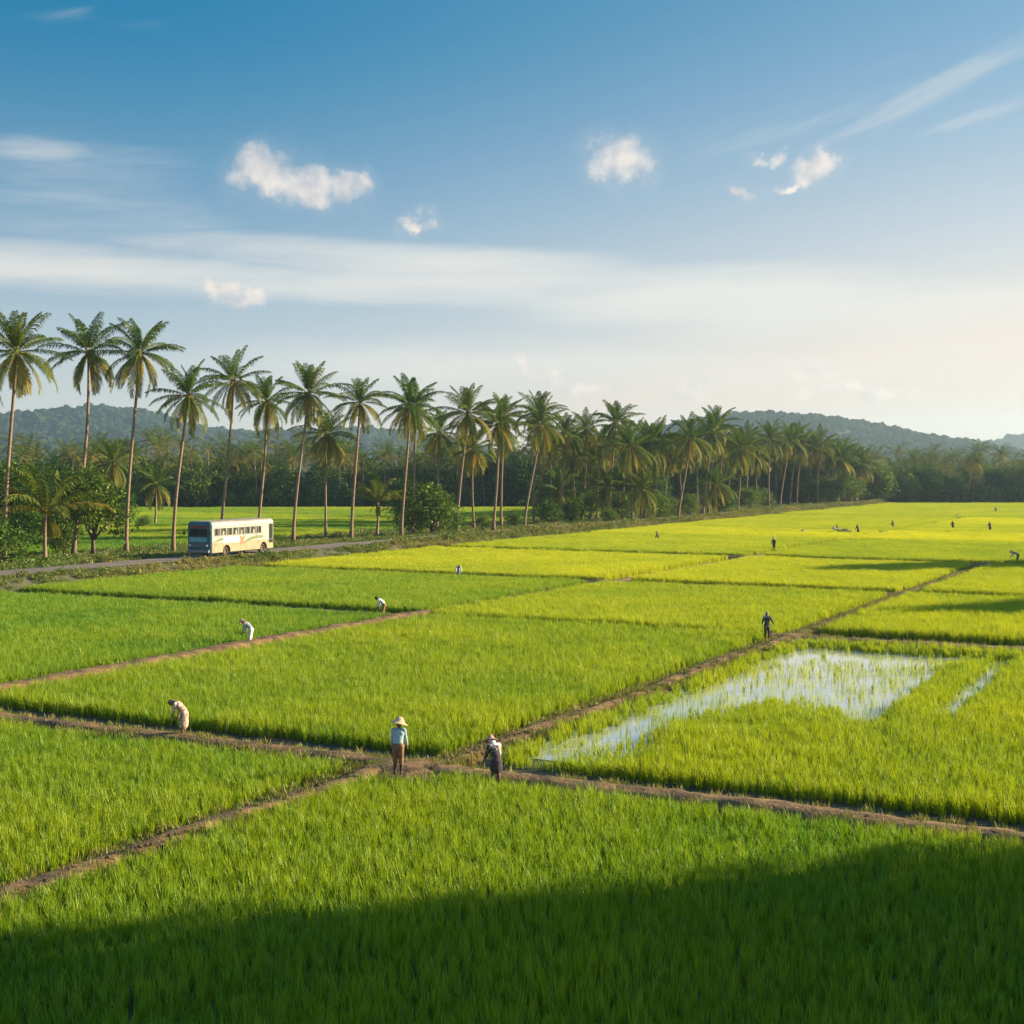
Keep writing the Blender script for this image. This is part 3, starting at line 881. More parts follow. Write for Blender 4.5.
wood('far dark wood of palms and trees along the right end of the fields', [(84, 381), (300, 381)], 60, 560, 1, .40, .95)
wood('dark wood of palms and trees behind the fields on the left', [(-200, 322), (-100, 338), (-60, 341), (5, 344), (100, 372)], 60, 640, 2, .55, 1.12)
# low scrub that closes the foot of the wood
rg = np.random.default_rng(77); n = 900
x = rg.uniform(-200, 300, n); y = np.where(x < 60, np.interp(x, [-200, -100, 5, 60], [323, 339, 345, 370]), 382) + rg.uniform(0, 14, n)
SCRUB = store('scrub_source', [raw('scrub_%d' % k, weed(600 + k, 2.2, 4.2, 420, .75), [M['leaf']]) for k in range(3)])
k = rg.uniform(.6, 1.2, n)
tag(scatter('undergrowth', SCRUB, np.stack([x, y, np.zeros(n)], 1), np.stack([np.zeros(n), np.zeros(n), rg.uniform(0, 6.28, n)], 1), np.stack([k, k, k], 1), rg.integers(0, 3, n), rg.uniform(.0, .5, n)), 'low scrub along the foot of the far wood', 'undergrowth', kind='stuff')

# ------------------------------------------------------------------ hills
def canopy(seed):
    bm = bmesh.new(); bmesh.ops.create_icosphere(bm, subdivisions=3, radius=1)
    for v in bm.verts:
        d = v.co.normalized()
        k = 1 + .55 * (float(fbm(d.x * 2.2 + d.z * 1.7 + 9, d.y * 2.2 + 9 - d.z * .8, seed, 3)) - .5) + .22 * (random.random() - .5)
        v.co = d * k
        v.co.z *= .85
    me = bpy.data.meshes.new('canopy'); bm.to_mesh(me); bm.free()
    return me


CAN = store('canopy_source', [raw('canopy_%d' % k, canopy(700 + k), [M['canopy']]) for k in range(5)])


def hill(label, prof, Yc, wn, wf, seed, spacing, csz):
    """prof = skyline pixels of the crest; near and far half-widths in metres"""
    hx = np.array([(p[0] - 512) / F * Yc for p in prof]); hz = np.array([H - (p[1] - HOR) / F * Yc for p in prof]) - csz * 1.25

    def zz(x, y):
        q = np.where(y < Yc, (Yc - y) / wn, (y - Yc) / wf)
        b_ = np.clip(1 - q, 0, 1); b_ = b_ * b_ * (3 - 2 * b_)
        h = np.interp(x, hx, hz)
        sp = 1 + .30 * (fbm(x * .012, y * .012, seed, 4) - .5) * (q > .02) * np.clip(q * 4, 0, 1)
        return np.maximum(h, 0) * b_ * sp - .5
    nx, ny = 90, 40
    xs = np.linspace(hx[0], hx[-1], nx); ys = np.linspace(Yc - wn, Yc + wf, ny)
    X, Y = np.meshgrid(xs, ys, indexing='ij'); Z = zz(X, Y)
    mb = MB(); mb.quadmesh([tuple(v) for v in np.stack([X, Y, Z], -1).reshape(-1, 3)], [(i * ny + j, (i + 1) * ny + j, (i + 1) * ny + j + 1, i * ny + j + 1) for i in range(nx - 1) for j in range(ny - 1)])
    tag(mb.build('hill', M['hill'], smooth=True), label, 'hill', 'wooded hills', 'structure')
    rg = np.random.default_rng(seed)
    n = int((hx[-1] - hx[0]) * (wn + wf * .25) / spacing ** 2)
    x = rg.uniform(hx[0], hx[-1], n); y = rg.uniform(Yc - wn, Yc + wf * .25, n); z = zz(x, y)
    ok = z > 1; x, y, z = x[ok], y[ok], z[ok]; n = len(x)
    k = csz * rg.uniform(.5, 1.15, n) * np.where(rg.random(n) < .12, 1.35, 1)
    o = scatter('wood', CAN, np.stack([x, y, z + k * .35], 1), np.stack([rg.normal(0, .2, n), rg.normal(0, .2, n), rg.uniform(0, 6.28, n)], 1), np.stack([k, k, k * rg.uniform(.8, 1.3, n)], 1), rg.integers(0, 5, n), np.clip(fbm(x * .02, y * .02, seed + 3, 4) * 1.4 - .3, 0, 1))
    tag(o, 'tree cover on the ' + label, 'wood', kind='stuff')


hill('long wooded hill on the right', [(500, 470), (560, 447), (610, 436), (645, 428), (670, 424), (700, 418), (735, 413), (765, 411), (800, 414), (850, 421), (900, 430), (940, 439), (985, 447), (1040, 456), (1090, 470)], 2100, 600, 400, 11, 8.6, 6.2)
hill('pale distant hill at the right edge', [(900, 468), (950, 448), (985, 441), (1024, 433), (1080, 427), (1140, 430), (1220, 446), (1280, 470)], 3000, 500, 300, 12, 13, 9)
hill('bluish wooded hill on the left', [(-200, 450), (-120, 436), (-50, 424), (0, 415), (50, 408), (105, 405), (150, 411), (195, 424), (240, 431), (300, 429), (360, 427), (410, 430), (450, 438), (520, 455), (580, 470)], 2600, 650, 400, 13, 10.5, 7.4)

# ------------------------------------------------------------------ bus
def boxmesh(L, W, z0, z1, bev, seg=4):
    bm = bmesh.new(); bmesh.ops.create_cube(bm, size=1)
    for v in bm.verts: v.co = Vector((v.co.x * L, v.co.y * W, (z0 + z1) / 2 + v.co.z * (z1 - z0)))
    es = [e for e in bm.edges if not all(abs(v.co.z - z0) < 1e-4 for v in e.verts)]
    bmesh.ops.bevel(bm, geom=es, offset=bev, segments=seg, profile=.5, affect='EDGES')
    me = bpy.data.meshes.new('body'); bm.to_mesh(me); bm.free(); return me


M['cream'] = solid('bus_cream_paint', (.37, .355, .325), (.235, .205, .16), scale=1.5, rough=.5, spec=.4, lo=.48, hi=.78, stretch=(1.6, 1.6, .5))
M['ochre'] = solid('bus_lower_paint', (.31, .26, .145), (.18, .135, .075), scale=1.8, rough=.55, lo=.45, hi=.75, stretch=(1.6, 1.6, .6))
M['busroof'] = solid('bus_roof_paint', (.33, .28, .20), (.24, .20, .14), scale=1.4, rough=.6)
M['teal'] = solid('bus_front_dark', (.05, .13, .155), (.035, .085, .105), scale=2, rough=.4)
M['tealband'] = solid('bus_front_band', (.17, .43, .45), (.13, .34, .37), scale=2, rough=.4)
M['glass'] = solid('dark_glass', (.018, .024, .028), (.03, .035, .035), scale=2, rough=.08, spec=.6)
M['white'] = solid('white_paint', (.62, .60, .55), (.54, .51, .45), scale=3, rough=.5)
M['swoosh'] = solid('green_swoosh_paint', (.17, .20, .06), (.12, .15, .05), scale=3, rough=.5)
M['orange'] = solid('orange_paint', (.40, .17, .05), (.30, .11, .03), scale=9, rough=.5)
M['rubber'] = solid('tyre_rubber', (.035, .030, .027), (.06, .05, .04), scale=8, rough=.9)
M['rim'] = solid('rusty_rim', (.28, .17, .10), (.16, .10, .07), scale=8, rough=.7)
M['metal'] = solid('grey_metal', (.30, .29, .27), (.2, .19, .18), scale=6, rough=.5, metal=.3)
M['lamp'] = solid('lamp_glass', (.70, .68, .60), (.6, .58, .5), scale=6, rough=.2)
M['red'] = solid('faded_red_board', (.30, .07, .06), (.16, .04, .05), scale=7, rough=.5)
M['dark'] = solid('dark_trim', (.03, .03, .03), (.045, .04, .035), scale=6, rough=.7)

BX, BY = G(231.6, 551.5, .86)
bs, bt = ST(BX, BY); BX, BY = XY(bs, -67.3)
bus = empty('bus', (BX, BY, .87), math.atan2(-AV[1], -AV[0]) + R(4))
bus.scale = (1.04, 1.04, 1.02)
tag(bus, 'old cream country bus with dark teal front standing on the road', 'bus')
BL, BW, BZ0, BZ1 = 10.6, 2.72, .42, 3.40
body = boxmesh(BL, BW, BZ0, BZ1, .40, 7)
cut = bpy.data.objects.new('cut', None)
mbc = MB()
WX = (BL / 2 - 2.55, -BL / 2 + 1.95)
for wx in WX:
    mbc.lathe([(.0, -2), (.60, -2), (.60, 2), (.0, 2)], 24, c=(wx, 0, .50), axis='y')
cme = mbc.mesh('cut'); bmx = bmesh.new(); bmx.from_mesh(cme); bmesh.ops.remove_doubles(bmx, verts=bmx.verts, dist=1e-4); bmesh.ops.recalc_face_normals(bmx, faces=bmx.faces); bmx.to_mesh(cme); bmx.free()
cob = bpy.data.objects.new('cut', cme); COL.objects.link(cob)
body2 = bake(body, [('BOOLEAN', dict(object=cob, operation='DIFFERENCE', solver='EXACT'))])
bpy.data.objects.remove(cob)
for mm in (M['cream'], M['ochre'], M['busroof'], M['teal']): body2.materials.append(mm)
bm = bmesh.new(); bm.from_mesh(body2)
bmesh.ops.bisect_plane(bm, geom=bm.verts[:] + bm.edges[:] + bm.faces[:], plane_co=(0, 0, 1.32), plane_no=(.0, 0, 1))
bmesh.ops.bisect_plane(bm, geom=bm.verts[:] + bm.edges[:] + bm.faces[:], plane_co=(BL / 2 - .30, 0, 0), plane_no=(1, 0, 0))
for f in bm.faces:
    c = f.calc_center_median()
    f.material_index = 3 if c.x > BL / 2 - .30 else (2 if c.z > 3.22 else (1 if c.z < 1.32 else 0))
bm.to_mesh(body2); bm.free()
link('body', body2, None, bus)
yl = BW / 2 + .004


def pane(name, x0, x1, z0, z1, mat, side=1, th=.03, parent=bus, inset=.0):
    mb = MB(); mb.box(((x0 + x1) / 2, side * (BW / 2 + .004 + inset), (z0 + z1) / 2), (abs(x1 - x0), th, z1 - z0))
    return mb.build(name, mat, parent)


fx0 = BL / 2
for side in (1, -1):
    for k in range(8):
        a = fx0 - .62 - k * .97
        w = pane('window', a - .82, a, 1.96, 2.72, M['glass'], side)
        mb = MB()
        y = side * (BW / 2 + .018)
        for xx in (a, a - .80): mb.box((xx, y, 2.36), (.05, .04, .76))
        for z_ in (2.0, 2.72): mb.box((a - .40, y, z_), (.85, .042, .05))
        mb.box((a - (.28 if k % 3 else .52), y, 2.36), (.04, .036, .68))
        mb.build('sash', M['cream'], w)
        if k in (1, 3, 4, 6):
            mb = MB(); mb.box((a - .5 + .1 * (k % 3), y, 2.23), (.28, .03, .40)); mb.build('curtain', M['ochre'], w)
for side in (1, -1):
    mb = MB(); mb.box((-.2, side * (BW / 2 + .006), 1.32), (BL - 1.0, .03, .05)); mb.box((-.2, side * (BW / 2 + .006), 2.86), (BL - .9, .026, .035)); mb.build('side_trim', M['metal'], bus)
d = pane('door', -fx0 + .44, -fx0 + .98, 1.0, 2.85, M['glass'], 1)
mb = MB()
for xx in (-fx0 + .44, -fx0 + .71, -fx0 + .98): mb.box((xx, BW / 2 + .018, 1.92), (.06, .045, 1.9))
mb.build('door_frame', M['dark'], d)
pane('white_panel', fx0 - 2.0, fx0 - 4.55, 1.24, 1.86, M['white'], 1, .016)
# livery shapes: swoosh and an orange figure, as thin painted plates
def plate(name, pts, mat, y, th=.012):
    mb = MB(); n = len(pts)
    vs = [(x, y, z) for x, z in pts] + [(x, y - th, z) for x, z in pts]
    mb.quadmesh(vs, [tuple(range(n)), tuple(range(2 * n - 1, n - 1, -1))] + [(i, (i + 1) % n, n + (i + 1) % n, n + i) for i in range(n)])
    return mb.build(name, mat, bus)


plate('green_swoosh', [(fx0 - .3, 1.36), (fx0 - 1.1, 1.66), (fx0 - 1.95, 1.84), (fx0 - 1.95, 1.56), (fx0 - 1.1, 1.42)], M['swoosh'], BW / 2 + .012)
plate('green_swoosh', [(fx0 - 5.4, 1.34), (fx0 - 6.4, 1.68), (fx0 - 7.6, 1.80), (fx0 - 8.6, 1.74), (fx0 - 8.6, 1.52), (fx0 - 7.4, 1.50), (fx0 - 6.4, 1.36), (fx0 - 5.6, 1.1)], M['swoosh'], BW / 2 + .012)
plate('orange_emblem', [(fx0 - 4.66, 1.90), (fx0 - 4.80, 1.55), (fx0 - 4.66, 1.0), (fx0 - 4.95, 1.2), (fx0 - 5.25, .98), (fx0 - 5.28, 1.5), (fx0 - 5.62, 1.88), (fx0 - 5.2, 1.72), (fx0 - 5.0, 1.72)], M['orange'], BW / 2 + .020)
# front
xf = BL / 2 + .004
def fpane(name, y0, y1, z0, z1, mat, th=.03, parent=bus):
    mb = MB(); mb.box((xf, (y0 + y1) / 2, (z0 + z1) / 2), (th, abs(y1 - y0), z1 - z0)); return mb.build(name, mat, parent)


fpane('destination_board', -.85, .85, 2.74, 2.98, M['red'], .03)
fpane('windscreen', -.98, -.03, 1.98, 2.68, M['glass'])
fpane('windscreen', .03, .98, 1.98, 2.68, M['glass'])
fpane('front_band', -.99, .99, 1.46, 1.88, M['tealband'], .028)
mb = MB()
for k in range(5): mb.box((xf + .012, 0, 1.02 + k * .075), (.05, 1.5, .035))
mb.build('grille', M['metal'], bus)
for sy in (-.95, .95):
    mb = MB(); mb.lathe([(.001, .05), (.10, .04), (.13, 0), (.13, -.05)], 16, c=(0, 0, 0), axis='z')
    o = mb.build('headlight', M['lamp'], bus, True); o.location = (xf + .02, sy, 1.12); o.rotation_euler = (0, R(90), 0)
mb = MB(); mb.box((xf + .07, 0, .58), (.16, 2.5, .24)); mb.build('bumper', M['metal'], bus)
for sy in (-1, 1):
    mb = MB(); mb.tube([(xf - .1, sy * 1.25, 2.6), (xf + .15, sy * 1.42, 2.62), (xf + .18, sy * 1.45, 2.45)], [.02] * 3, 6); mb.box((xf + .18, sy * 1.46, 2.3), (.06, .18, .34)); mb.build('mirror', M['dark'], bus)
for wx in WX:
    for sy in (-1, 1):
        w = empty('wheel', (wx, sy * 1.06, .48)); w.parent = bus
        mb = MB(); mb.lathe([(.27, -.13), (.44, -.13), (.48, -.08), (.48, .08), (.44, .13), (.27, .13)], 28, axis='y'); mb.build('tyre', M['rubber'], w, True)
        mb = MB(); mb.lathe([(.001, sy * .06), (.10, sy * .10), (.12, sy * .03), (.24, sy * .03), (.28, sy * .12), (.28, -sy * .12), (.001, -sy * .1)], 20, axis='y'); mb.build('rim', M['rim'], w)
mb = MB(); mb.box((0, 0, .55), (BL - .7, 1.7, .3)); mb.build('chassis', M['dark'], bus)

# ------------------------------------------------------------------ people
M['skin'] = solid('brown_skin', (.20, .105, .065), (.16, .085, .055), scale=12, rough=.6)
M['face'] = solid('dark_face_marks', (.03, .018, .014), (.05, .02, .018), scale=20, rough=.6)
M['straw'] = solid('straw_hat', (.62, .45, .26), (.46, .32, .18), scale=22, rough=.85, bump=.4)
M['straw_pink'] = solid('pinkish_straw', (.55, .30, .20), (.40, .20, .14), scale=22, rough=.85)
M['blue_shirt'] = solid('light_blue_shirt', (.37, .46, .50), (.30, .39, .43), scale=9, rough=.85, bump=.4)
M['brown_shorts'] = solid('rust_brown_cloth', (.33, .17, .09), (.20, .10, .06), scale=10, rough=.9, bump=.3)
M['dark_cloth'] = solid('dark_cloth', (.045, .035, .042), (.075, .055, .06), scale=14, rough=.9, bump=.3)
M['dark_leg'] = solid('muddy_legs', (.055, .038, .03), (.08, .055, .04), scale=14, rough=.8)
M['white_cloth'] = solid('white_cloth', (.70, .68, .64), (.58, .56, .54), scale=9, rough=.9, bump=.3)
M['grey_cloth'] = solid('grey_blue_cloth', (.20, .23, .29), (.34, .34, .35), scale=9, rough=.9, bump=.3)
M['beige_dress'] = solid('flowered_beige_dress', (.62, .46, .33), (.36, .19, .15), scale=13, rough=.9, bump=.3, lo=.46, hi=.56)
M['brown_scarf'] = solid('brown_headscarf', (.24, .15, .11), (.15, .09, .07), scale=16, rough=.9)
M['print_cloth'] = solid('dark_flowered_cloth', (.06, .045, .05), (.42, .27, .20), scale=11, rough=.9, lo=.52, hi=.60)
M['red_cloth'] = solid('red_orange_cloth', (.50, .12, .04), (.36, .08, .04), scale=9, rough=.9)
M['hair'] = solid('black_hair', (.015, .012, .011), (.03, .025, .02), scale=20, rough=.6)


class Blob:
    """union of rounded limbs, later remeshed into one surface"""
    def __init__(self): self.bm = bmesh.new()

    def ball(self, c, r, sc=(1, 1, 1), rot=None, seg=12):
        mt = Matrix.Translation(Vector(c)) @ (rot.to_4x4() if rot else Matrix()) @ Matrix.Diagonal((r * sc[0], r * sc[1], r * sc[2], 1))
        bmesh.ops.create_uvsphere(self.bm, u_segments=seg, v_segments=max(6, seg // 2 + 2), radius=1, matrix=mt)

    def limb(self, a, ra, b, rb, sx=1.0, sy=1.0):
        a, b = Vector(a), Vector(b); d = b - a; L = d.length
        z = d.normalized(); x = Vector((1, 0, 0)); x = (x - z * x.dot(z))
        if x.length < .1: x = Vector((0, 1, 0)) - z * z.y
        x.normalize(); y = z.cross(x); rot = Matrix((x, y, z)).transposed()
        mt = Matrix.Translation((a + b) / 2) @ rot.to_4x4() @ Matrix.Diagonal((sx, sy, 1, 1))
        bmesh.ops.create_cone(self.bm, cap_ends=True, segments=14, radius1=ra, radius2=rb, depth=L, matrix=mt)
        self.ball(a, ra, (sx, sy, 1), rot); self.ball(b, rb, (sx, sy, 1), rot)

    def done(self, name, vox, smooth=4):
        me = bpy.data.meshes.new(name); self.bm.to_mesh(me); self.bm.free()
        me = bake(me, [('REMESH', dict(mode='VOXEL', voxel_size=vox)), ('SMOOTH', dict(factor=.5, iterations=smooth))])
        me.polygons.foreach_set('use_smooth', [True] * len(me.polygons))
        me.name = name
        return me


def make_person(loc, rz, label, group=None, bend=0, curve=0, headp=0, arms=((8, 6), (8, 6)), fore=(10, 10), stance=.10, step=.0, knee=.0, sink=0.0, vox=.009,
                wear=(), scale=1.0, leg_mat=None):
    """local frame: faces +y, right is +x. arms: (forward pitch, spread) per side in degrees (left, right)"""
    root = empty('person', (loc[0], loc[1], loc[2] - sink), rz); root.scale = (scale,) * 3
    tag(root, label, 'person', group)
    be = R(bend); sb, cb = math.sin(be), math.cos(be)
    hz = .86 - knee * .25
    P = Vector((0, -.17 * sb, hz))
    u = Vector((0, sb, cb)); b2 = be + R(curve); u2 = Vector((0, math.sin(b2), math.cos(b2)))
    waist = P + u * .17; chest = waist + u2 * .22; sh = chest + u2 * .11; neck = sh + u2 * .045
    hb = b2 + R(headp); hd = Vector((0, math.sin(hb), math.cos(hb))); fw = Vector((0, math.cos(hb), -math.sin(hb)))
    head = neck + hd * .165
    B = Blob()
    X = Vector((1, 0, 0))
    B.limb(P - X * .075, .105, P + X * .075, .105); B.limb(P, .125, waist, .110, 1.2, .85); B.limb(waist, .112, chest, .125, 1.22, .82); B.limb(chest - X * .06, .105, chest + X * .06, .105)
    B.limb(sh - X * .15, .055, sh + X * .15, .055); B.limb(sh, .060, neck + hd * .06, .050)
    rot = Matrix((X, fw, hd)).transposed()
    B.ball(head, .105, (.78, .95, 1.12), rot, 18); B.ball(head - hd * .065 + fw * .028, .062, (.85, 1, .9), rot)
    B.ball(head + fw * .103 - hd * .015, .017, (.7, 1, 1.3), rot)
    for s in (-1, 1): B.ball(head + X * s * .082 - hd * .01, .024, (.4, .7, 1.2), rot)
    hands = []; joints = {}
    for i, s in enumerate((-1, 1)):
        hip = P + X * s * .085; foot = Vector((s * stance, step * s, .055))
        kn = (hip + foot) / 2 + Vector((0, .02 + knee * .12, .02))
        B.limb(hip, .088, kn, .058); B.limb(kn, .056, kn.lerp(foot, .38) + Vector((0, -.014, 0)), .054); B.limb(kn.lerp(foot, .38) + Vector((0, -.014, 0)), .054, foot + Vector((0, 0, .04)), .036)
        B.limb(foot + Vector((0, -.04, -.015)), .038, foot + Vector((0, .12, -.025)), .028, 1.15, .8)
        S_ = sh + X * s * .17 - u2 * .01
        ap, ab = R(arms[i][0]), R(arms[i][1]); fp = ap + R(fore[i])
        d1 = Vector((s * math.sin(ab), math.sin(ap) * math.cos(ab), -math.cos(ap) * math.cos(ab)))
        d2 = Vector((s * math.sin(ab) * .7, math.sin(fp), -math.cos(fp))).normalized()
        E = S_ + d1 * .28; W = E + d2 * .235
        B.limb(S_, .050, E, .038); B.limb(E, .038, W, .026)
        side = d2.cross(X).normalized()
        palm_ = W + d2 * .05; B.limb(W, .026, W + d2 * .075, .034, .55, 1.0)
        for k in range(4):
            off = side * (k - 1.5) * .019; k0 = W + d2 * .085 + off
            k1 = k0 + (d2 * .9 - X * s * .3).normalized() * (.040, .046, .044, .034)[k]
            k2 = k1 + (d2 * .75 - X * s * .65).normalized() * (.032, .038, .036, .026)[k]
            B.limb(k0, .0095, k1, .0088); B.limb(k1, .0088, k2, .0075)
        fwd = side if side.y >= 0 else -side
        B.limb(W + d2 * .03 + fwd * .022, .011, W + d2 * .07 + fwd * .048, .0095); B.limb(W + d2 * .07 + fwd * .048, .0095, W + d2 * .105 + fwd * .052 - X * s * .01, .008)
        joints[s] = (hip, kn, foot, S_, E, W)
    me = B.done('body', vox, 3)
    for mm in (M['skin'], M['face'], leg_mat or M['skin']): me.materials.append(mm)
    eyes = [head + fw * .095 + X * s * .034 + hd * .012 for s in (-1, 1)] + [head + fw * .092 - hd * .058 + X * q * .012 for q in (-1, 0, 1)]
    for p in me.polygons:
        c = p.center
        if any((c - e).length < .0135 for e in eyes): p.material_index = 1
        elif c.z < .46 and abs(c.x) < .3 and abs(c.y) < .3: p.material_index = 2
    link('body', me, None, root)
    cv = max(vox, .011)
    for w in wear:
        kind, mat = w[0], M[w[1]]; arg = w[2] if len(w) > 2 else None
        C = Blob()
        if kind == 'shirt':
            C.limb(P + u * .10, .140, waist, .134, 1.18, .88); C.limb(waist, .134, chest, .148, 1.2, .86); C.limb(chest - X * .07, .125, chest + X * .07, .125); C.limb(sh - X * .15, .074, sh + X * .15, .074)
            for s in (-1, 1):
                hip, kn, foot, S_, E, W = joints[s]
                C.limb(S_, .072, S_.lerp(E, .95), .060)
                if arg == 'long': C.limb(E, .058, E.lerp(W, .85), .046)
        elif kind == 'trousers':
            C.limb(P - X * .08, .130, P + X * .08, .130); C.limb(P, .146, waist.lerp(P, .4), .132, 1.15, .9)
            for s in (-1, 1):
                hip, kn, foot, S_, E, W = joints[s]
                C.limb(hip, .112, kn, .084)
                if arg != 'short': C.limb(kn, .084, kn.lerp(foot, .8 if arg != 'mid' else .35), .070)
        elif kind == 'skirt':
            hem = arg or .42
            bot = Vector((0, P.y * .45, hem))
            C.limb(P - X * .05, .140, P + X * .05, .140); C.limb(waist, .135, P, .16, 1.1, .95)
            C.limb(P - Vector((0, 0, .02)), .165, bot + Vector((0, 0, .13)), .185, 1.12, .92); C.limb(bot + Vector((0, 0, .13)), .185, bot + Vector((0, 0, .10)), .165, 1.1, .9)
        elif kind == 'scarf':
            C.ball(head + hd * .012 - fw * .020, .122, (.86, .92, 1.10), rot, 16); C.limb(head - hd * .06 - fw * .06, .075, sh - fw * .05, .085, 1.2, .7)
            if arg == 'shoulder': C.limb(sh - X * .1 - u2 * .02, .088, sh + X * .17 - u2 * .02, .088); C.limb(sh + X * .15, .085, chest + X * .12 - u2 * .16, .07)
        elif kind == 'hair':
            C.ball(head + hd * .022 - fw * .022, .115, (.86, .92, 1.02), rot, 16); C.ball(head - hd * .05 - fw * .06, .06, (1.1, .8, 1), rot)
        elif kind == 'hat':
            big = arg or 1.0
            mb = MB()
            pr = [(.255, -.055), (.245, -.045), (.17, .0), (.138, .03), (.118, .09), (.075, .145), (.001, .165)]
            inn = [(.001, .145), (.06, .13), (.10, .085), (.122, .02), (.16, -.015), (.248, -.062), (.255, -.055)]
            mb.lathe([(r * big, z * (.6 + .4 * big)) for r, z in inn[:-1] + pr], 28)
            o = mb.build('hat', mat, root, True); C.bm.free()
            o.matrix_local = Matrix.Translation(head + hd * .035 - fw * .01) @ Matrix((X, fw, hd)).transposed().to_4x4() @ Matrix.Rotation(R(9), 4, 'Y') @ Matrix.Rotation(R(bend + curve + headp) * .45, 4, 'X')
            continue
        link({'scarf': 'headscarf'}.get(kind, kind), C.done(kind, cv, 6), mat, root)
    return root


def at(px, py, z=0.0):
    x, y = G(px, py, z); return (x, y, z)


FW_ = 'farm workers in the near paddies'
make_person(at(398, 764.5, .25), R(-8), 'man in wide straw hat and light blue shirt standing with his back turned', FW_, bend=7, curve=12, headp=2, arms=((4, 5), (8, 9)), fore=(8, 14), stance=.10,
            wear=(('shirt', 'blue_shirt', 'long'), ('trousers', 'brown_shorts', 'mid'), ('hat', 'straw', 1.12)), leg_mat=M['dark_leg'], scale=.96)
make_person(at(496, 775.5, .1), R(28), 'stooping worker in dark flowered clothes with white scarf and pinkish hat', FW_, bend=12, curve=20, headp=22, arms=((12, 8), (10, 14)), fore=(22, 26), stance=.12, knee=.5,
            wear=(('shirt', 'print_cloth', 'long'), ('skirt', 'dark_cloth', .40), ('scarf', 'white_cloth', 'shoulder'), ('hat', 'straw_pink', .85)), scale=.95)
make_person(at(183, 729.5, .14), R(78), 'bent woman in flowered beige dress and brown headscarf reaching down', FW_, bend=18, curve=32, headp=44, arms=((8, 4), (0, 8)), fore=(12, 18), stance=.09,
            wear=(('shirt', 'beige_dress'), ('skirt', 'beige_dress', .36), ('scarf', 'brown_scarf')), scale=.94)
make_person(at(250, 640, .1), R(80), 'bent worker in pale grey clothes and straw hat beside the left path', FW_, bend=22, curve=28, headp=24, arms=((8, 6), (4, 8)), fore=(10, 22), stance=.10, vox=.011,
            wear=(('shirt', 'grey_cloth', 'long'), ('trousers', 'white_cloth', 'mid'), ('hat', 'straw', .85)), leg_mat=M['dark_leg'], scale=.95)
make_person(at(383, 613, .1), R(82), 'bent worker in white shirt and brown trousers with bare dark hair', FW_, bend=26, curve=26, headp=20, arms=((10, 6), (4, 8)), fore=(8, 20), stance=.13, vox=.012,
            wear=(('shirt', 'white_cloth', 'long'), ('trousers', 'brown_shorts'), ('hair', 'hair')), scale=.92)
make_person(at(767, 633, .3), R(184), 'standing figure in dark clothes and pale headscarf with arms spread, facing us', FW_, arms=((12, 30), (10, 26)), fore=(30, 30), stance=.12, vox=.011,
            wear=(('shirt', 'dark_cloth', 'long'), ('trousers', 'dark_cloth'), ('scarf', 'grey_cloth', 'shoulder'), ('skirt', 'print_cloth', .60)), scale=.84, leg_mat=M['dark_leg'])
make_person(at(458, 575, .0), R(190), 'small bent worker in white top, seen at the edge of the bright yellow paddy', FW_, bend=48, curve=25, headp=15, arms=((30, 8), (30, 8)), fore=(10, 10), stance=.14, vox=.016, sink=.05,
            wear=(('shirt', 'white_cloth', 'long'), ('trousers', 'grey_cloth', 'mid'), ('hair', 'hair')), leg_mat=M['dark_leg'])
make_person(at(1017, 561, .1), R(78), 'bent worker in straw hat at the right edge of the photo, on a dark bank', FW_, bend=38, curve=30, headp=10, arms=((26, 6), (20, 8)), fore=(26, 26), stance=.12, vox=.014,
            wear=(('shirt', 'grey_cloth', 'long'), ('trousers', 'dark_cloth'), ('hat', 'straw', 1.0)))
FARW = 'tiny workers in the far paddies'
w1 = make_person(at(774, 549, 0), R(150), 'small standing worker in dark clothes with pale hat, left of the far middle path', FARW, bend=8, arms=((20, 10), (20, 10)), fore=(30, 30), vox=.018, sink=.1,
                 wear=(('shirt', 'dark_cloth', 'long'), ('trousers', 'dark_cloth'), ('hat', 'straw', .9)))
w2 = make_person(at(658, 540, 0), R(90), 'lone small dark worker in front of the grove', FARW, bend=12, curve=10, arms=((20, 8), (20, 8)), fore=(10, 10), vox=.02, sink=.25,
                 wear=(('shirt', 'print_cloth', 'long'), ('trousers', 'dark_cloth'), ('scarf', 'brown_scarf')))
w3 = make_person(at(837, 533, 0), R(85), 'tiny bent worker in white next to the pale rice bundle', FARW, bend=55, curve=20, arms=((30, 8), (30, 8)), fore=(10, 10), vox=.02, sink=.1,
                 wear=(('shirt', 'white_cloth', 'long'), ('trousers', 'dark_cloth'), ('hat', 'straw', 1.0)))
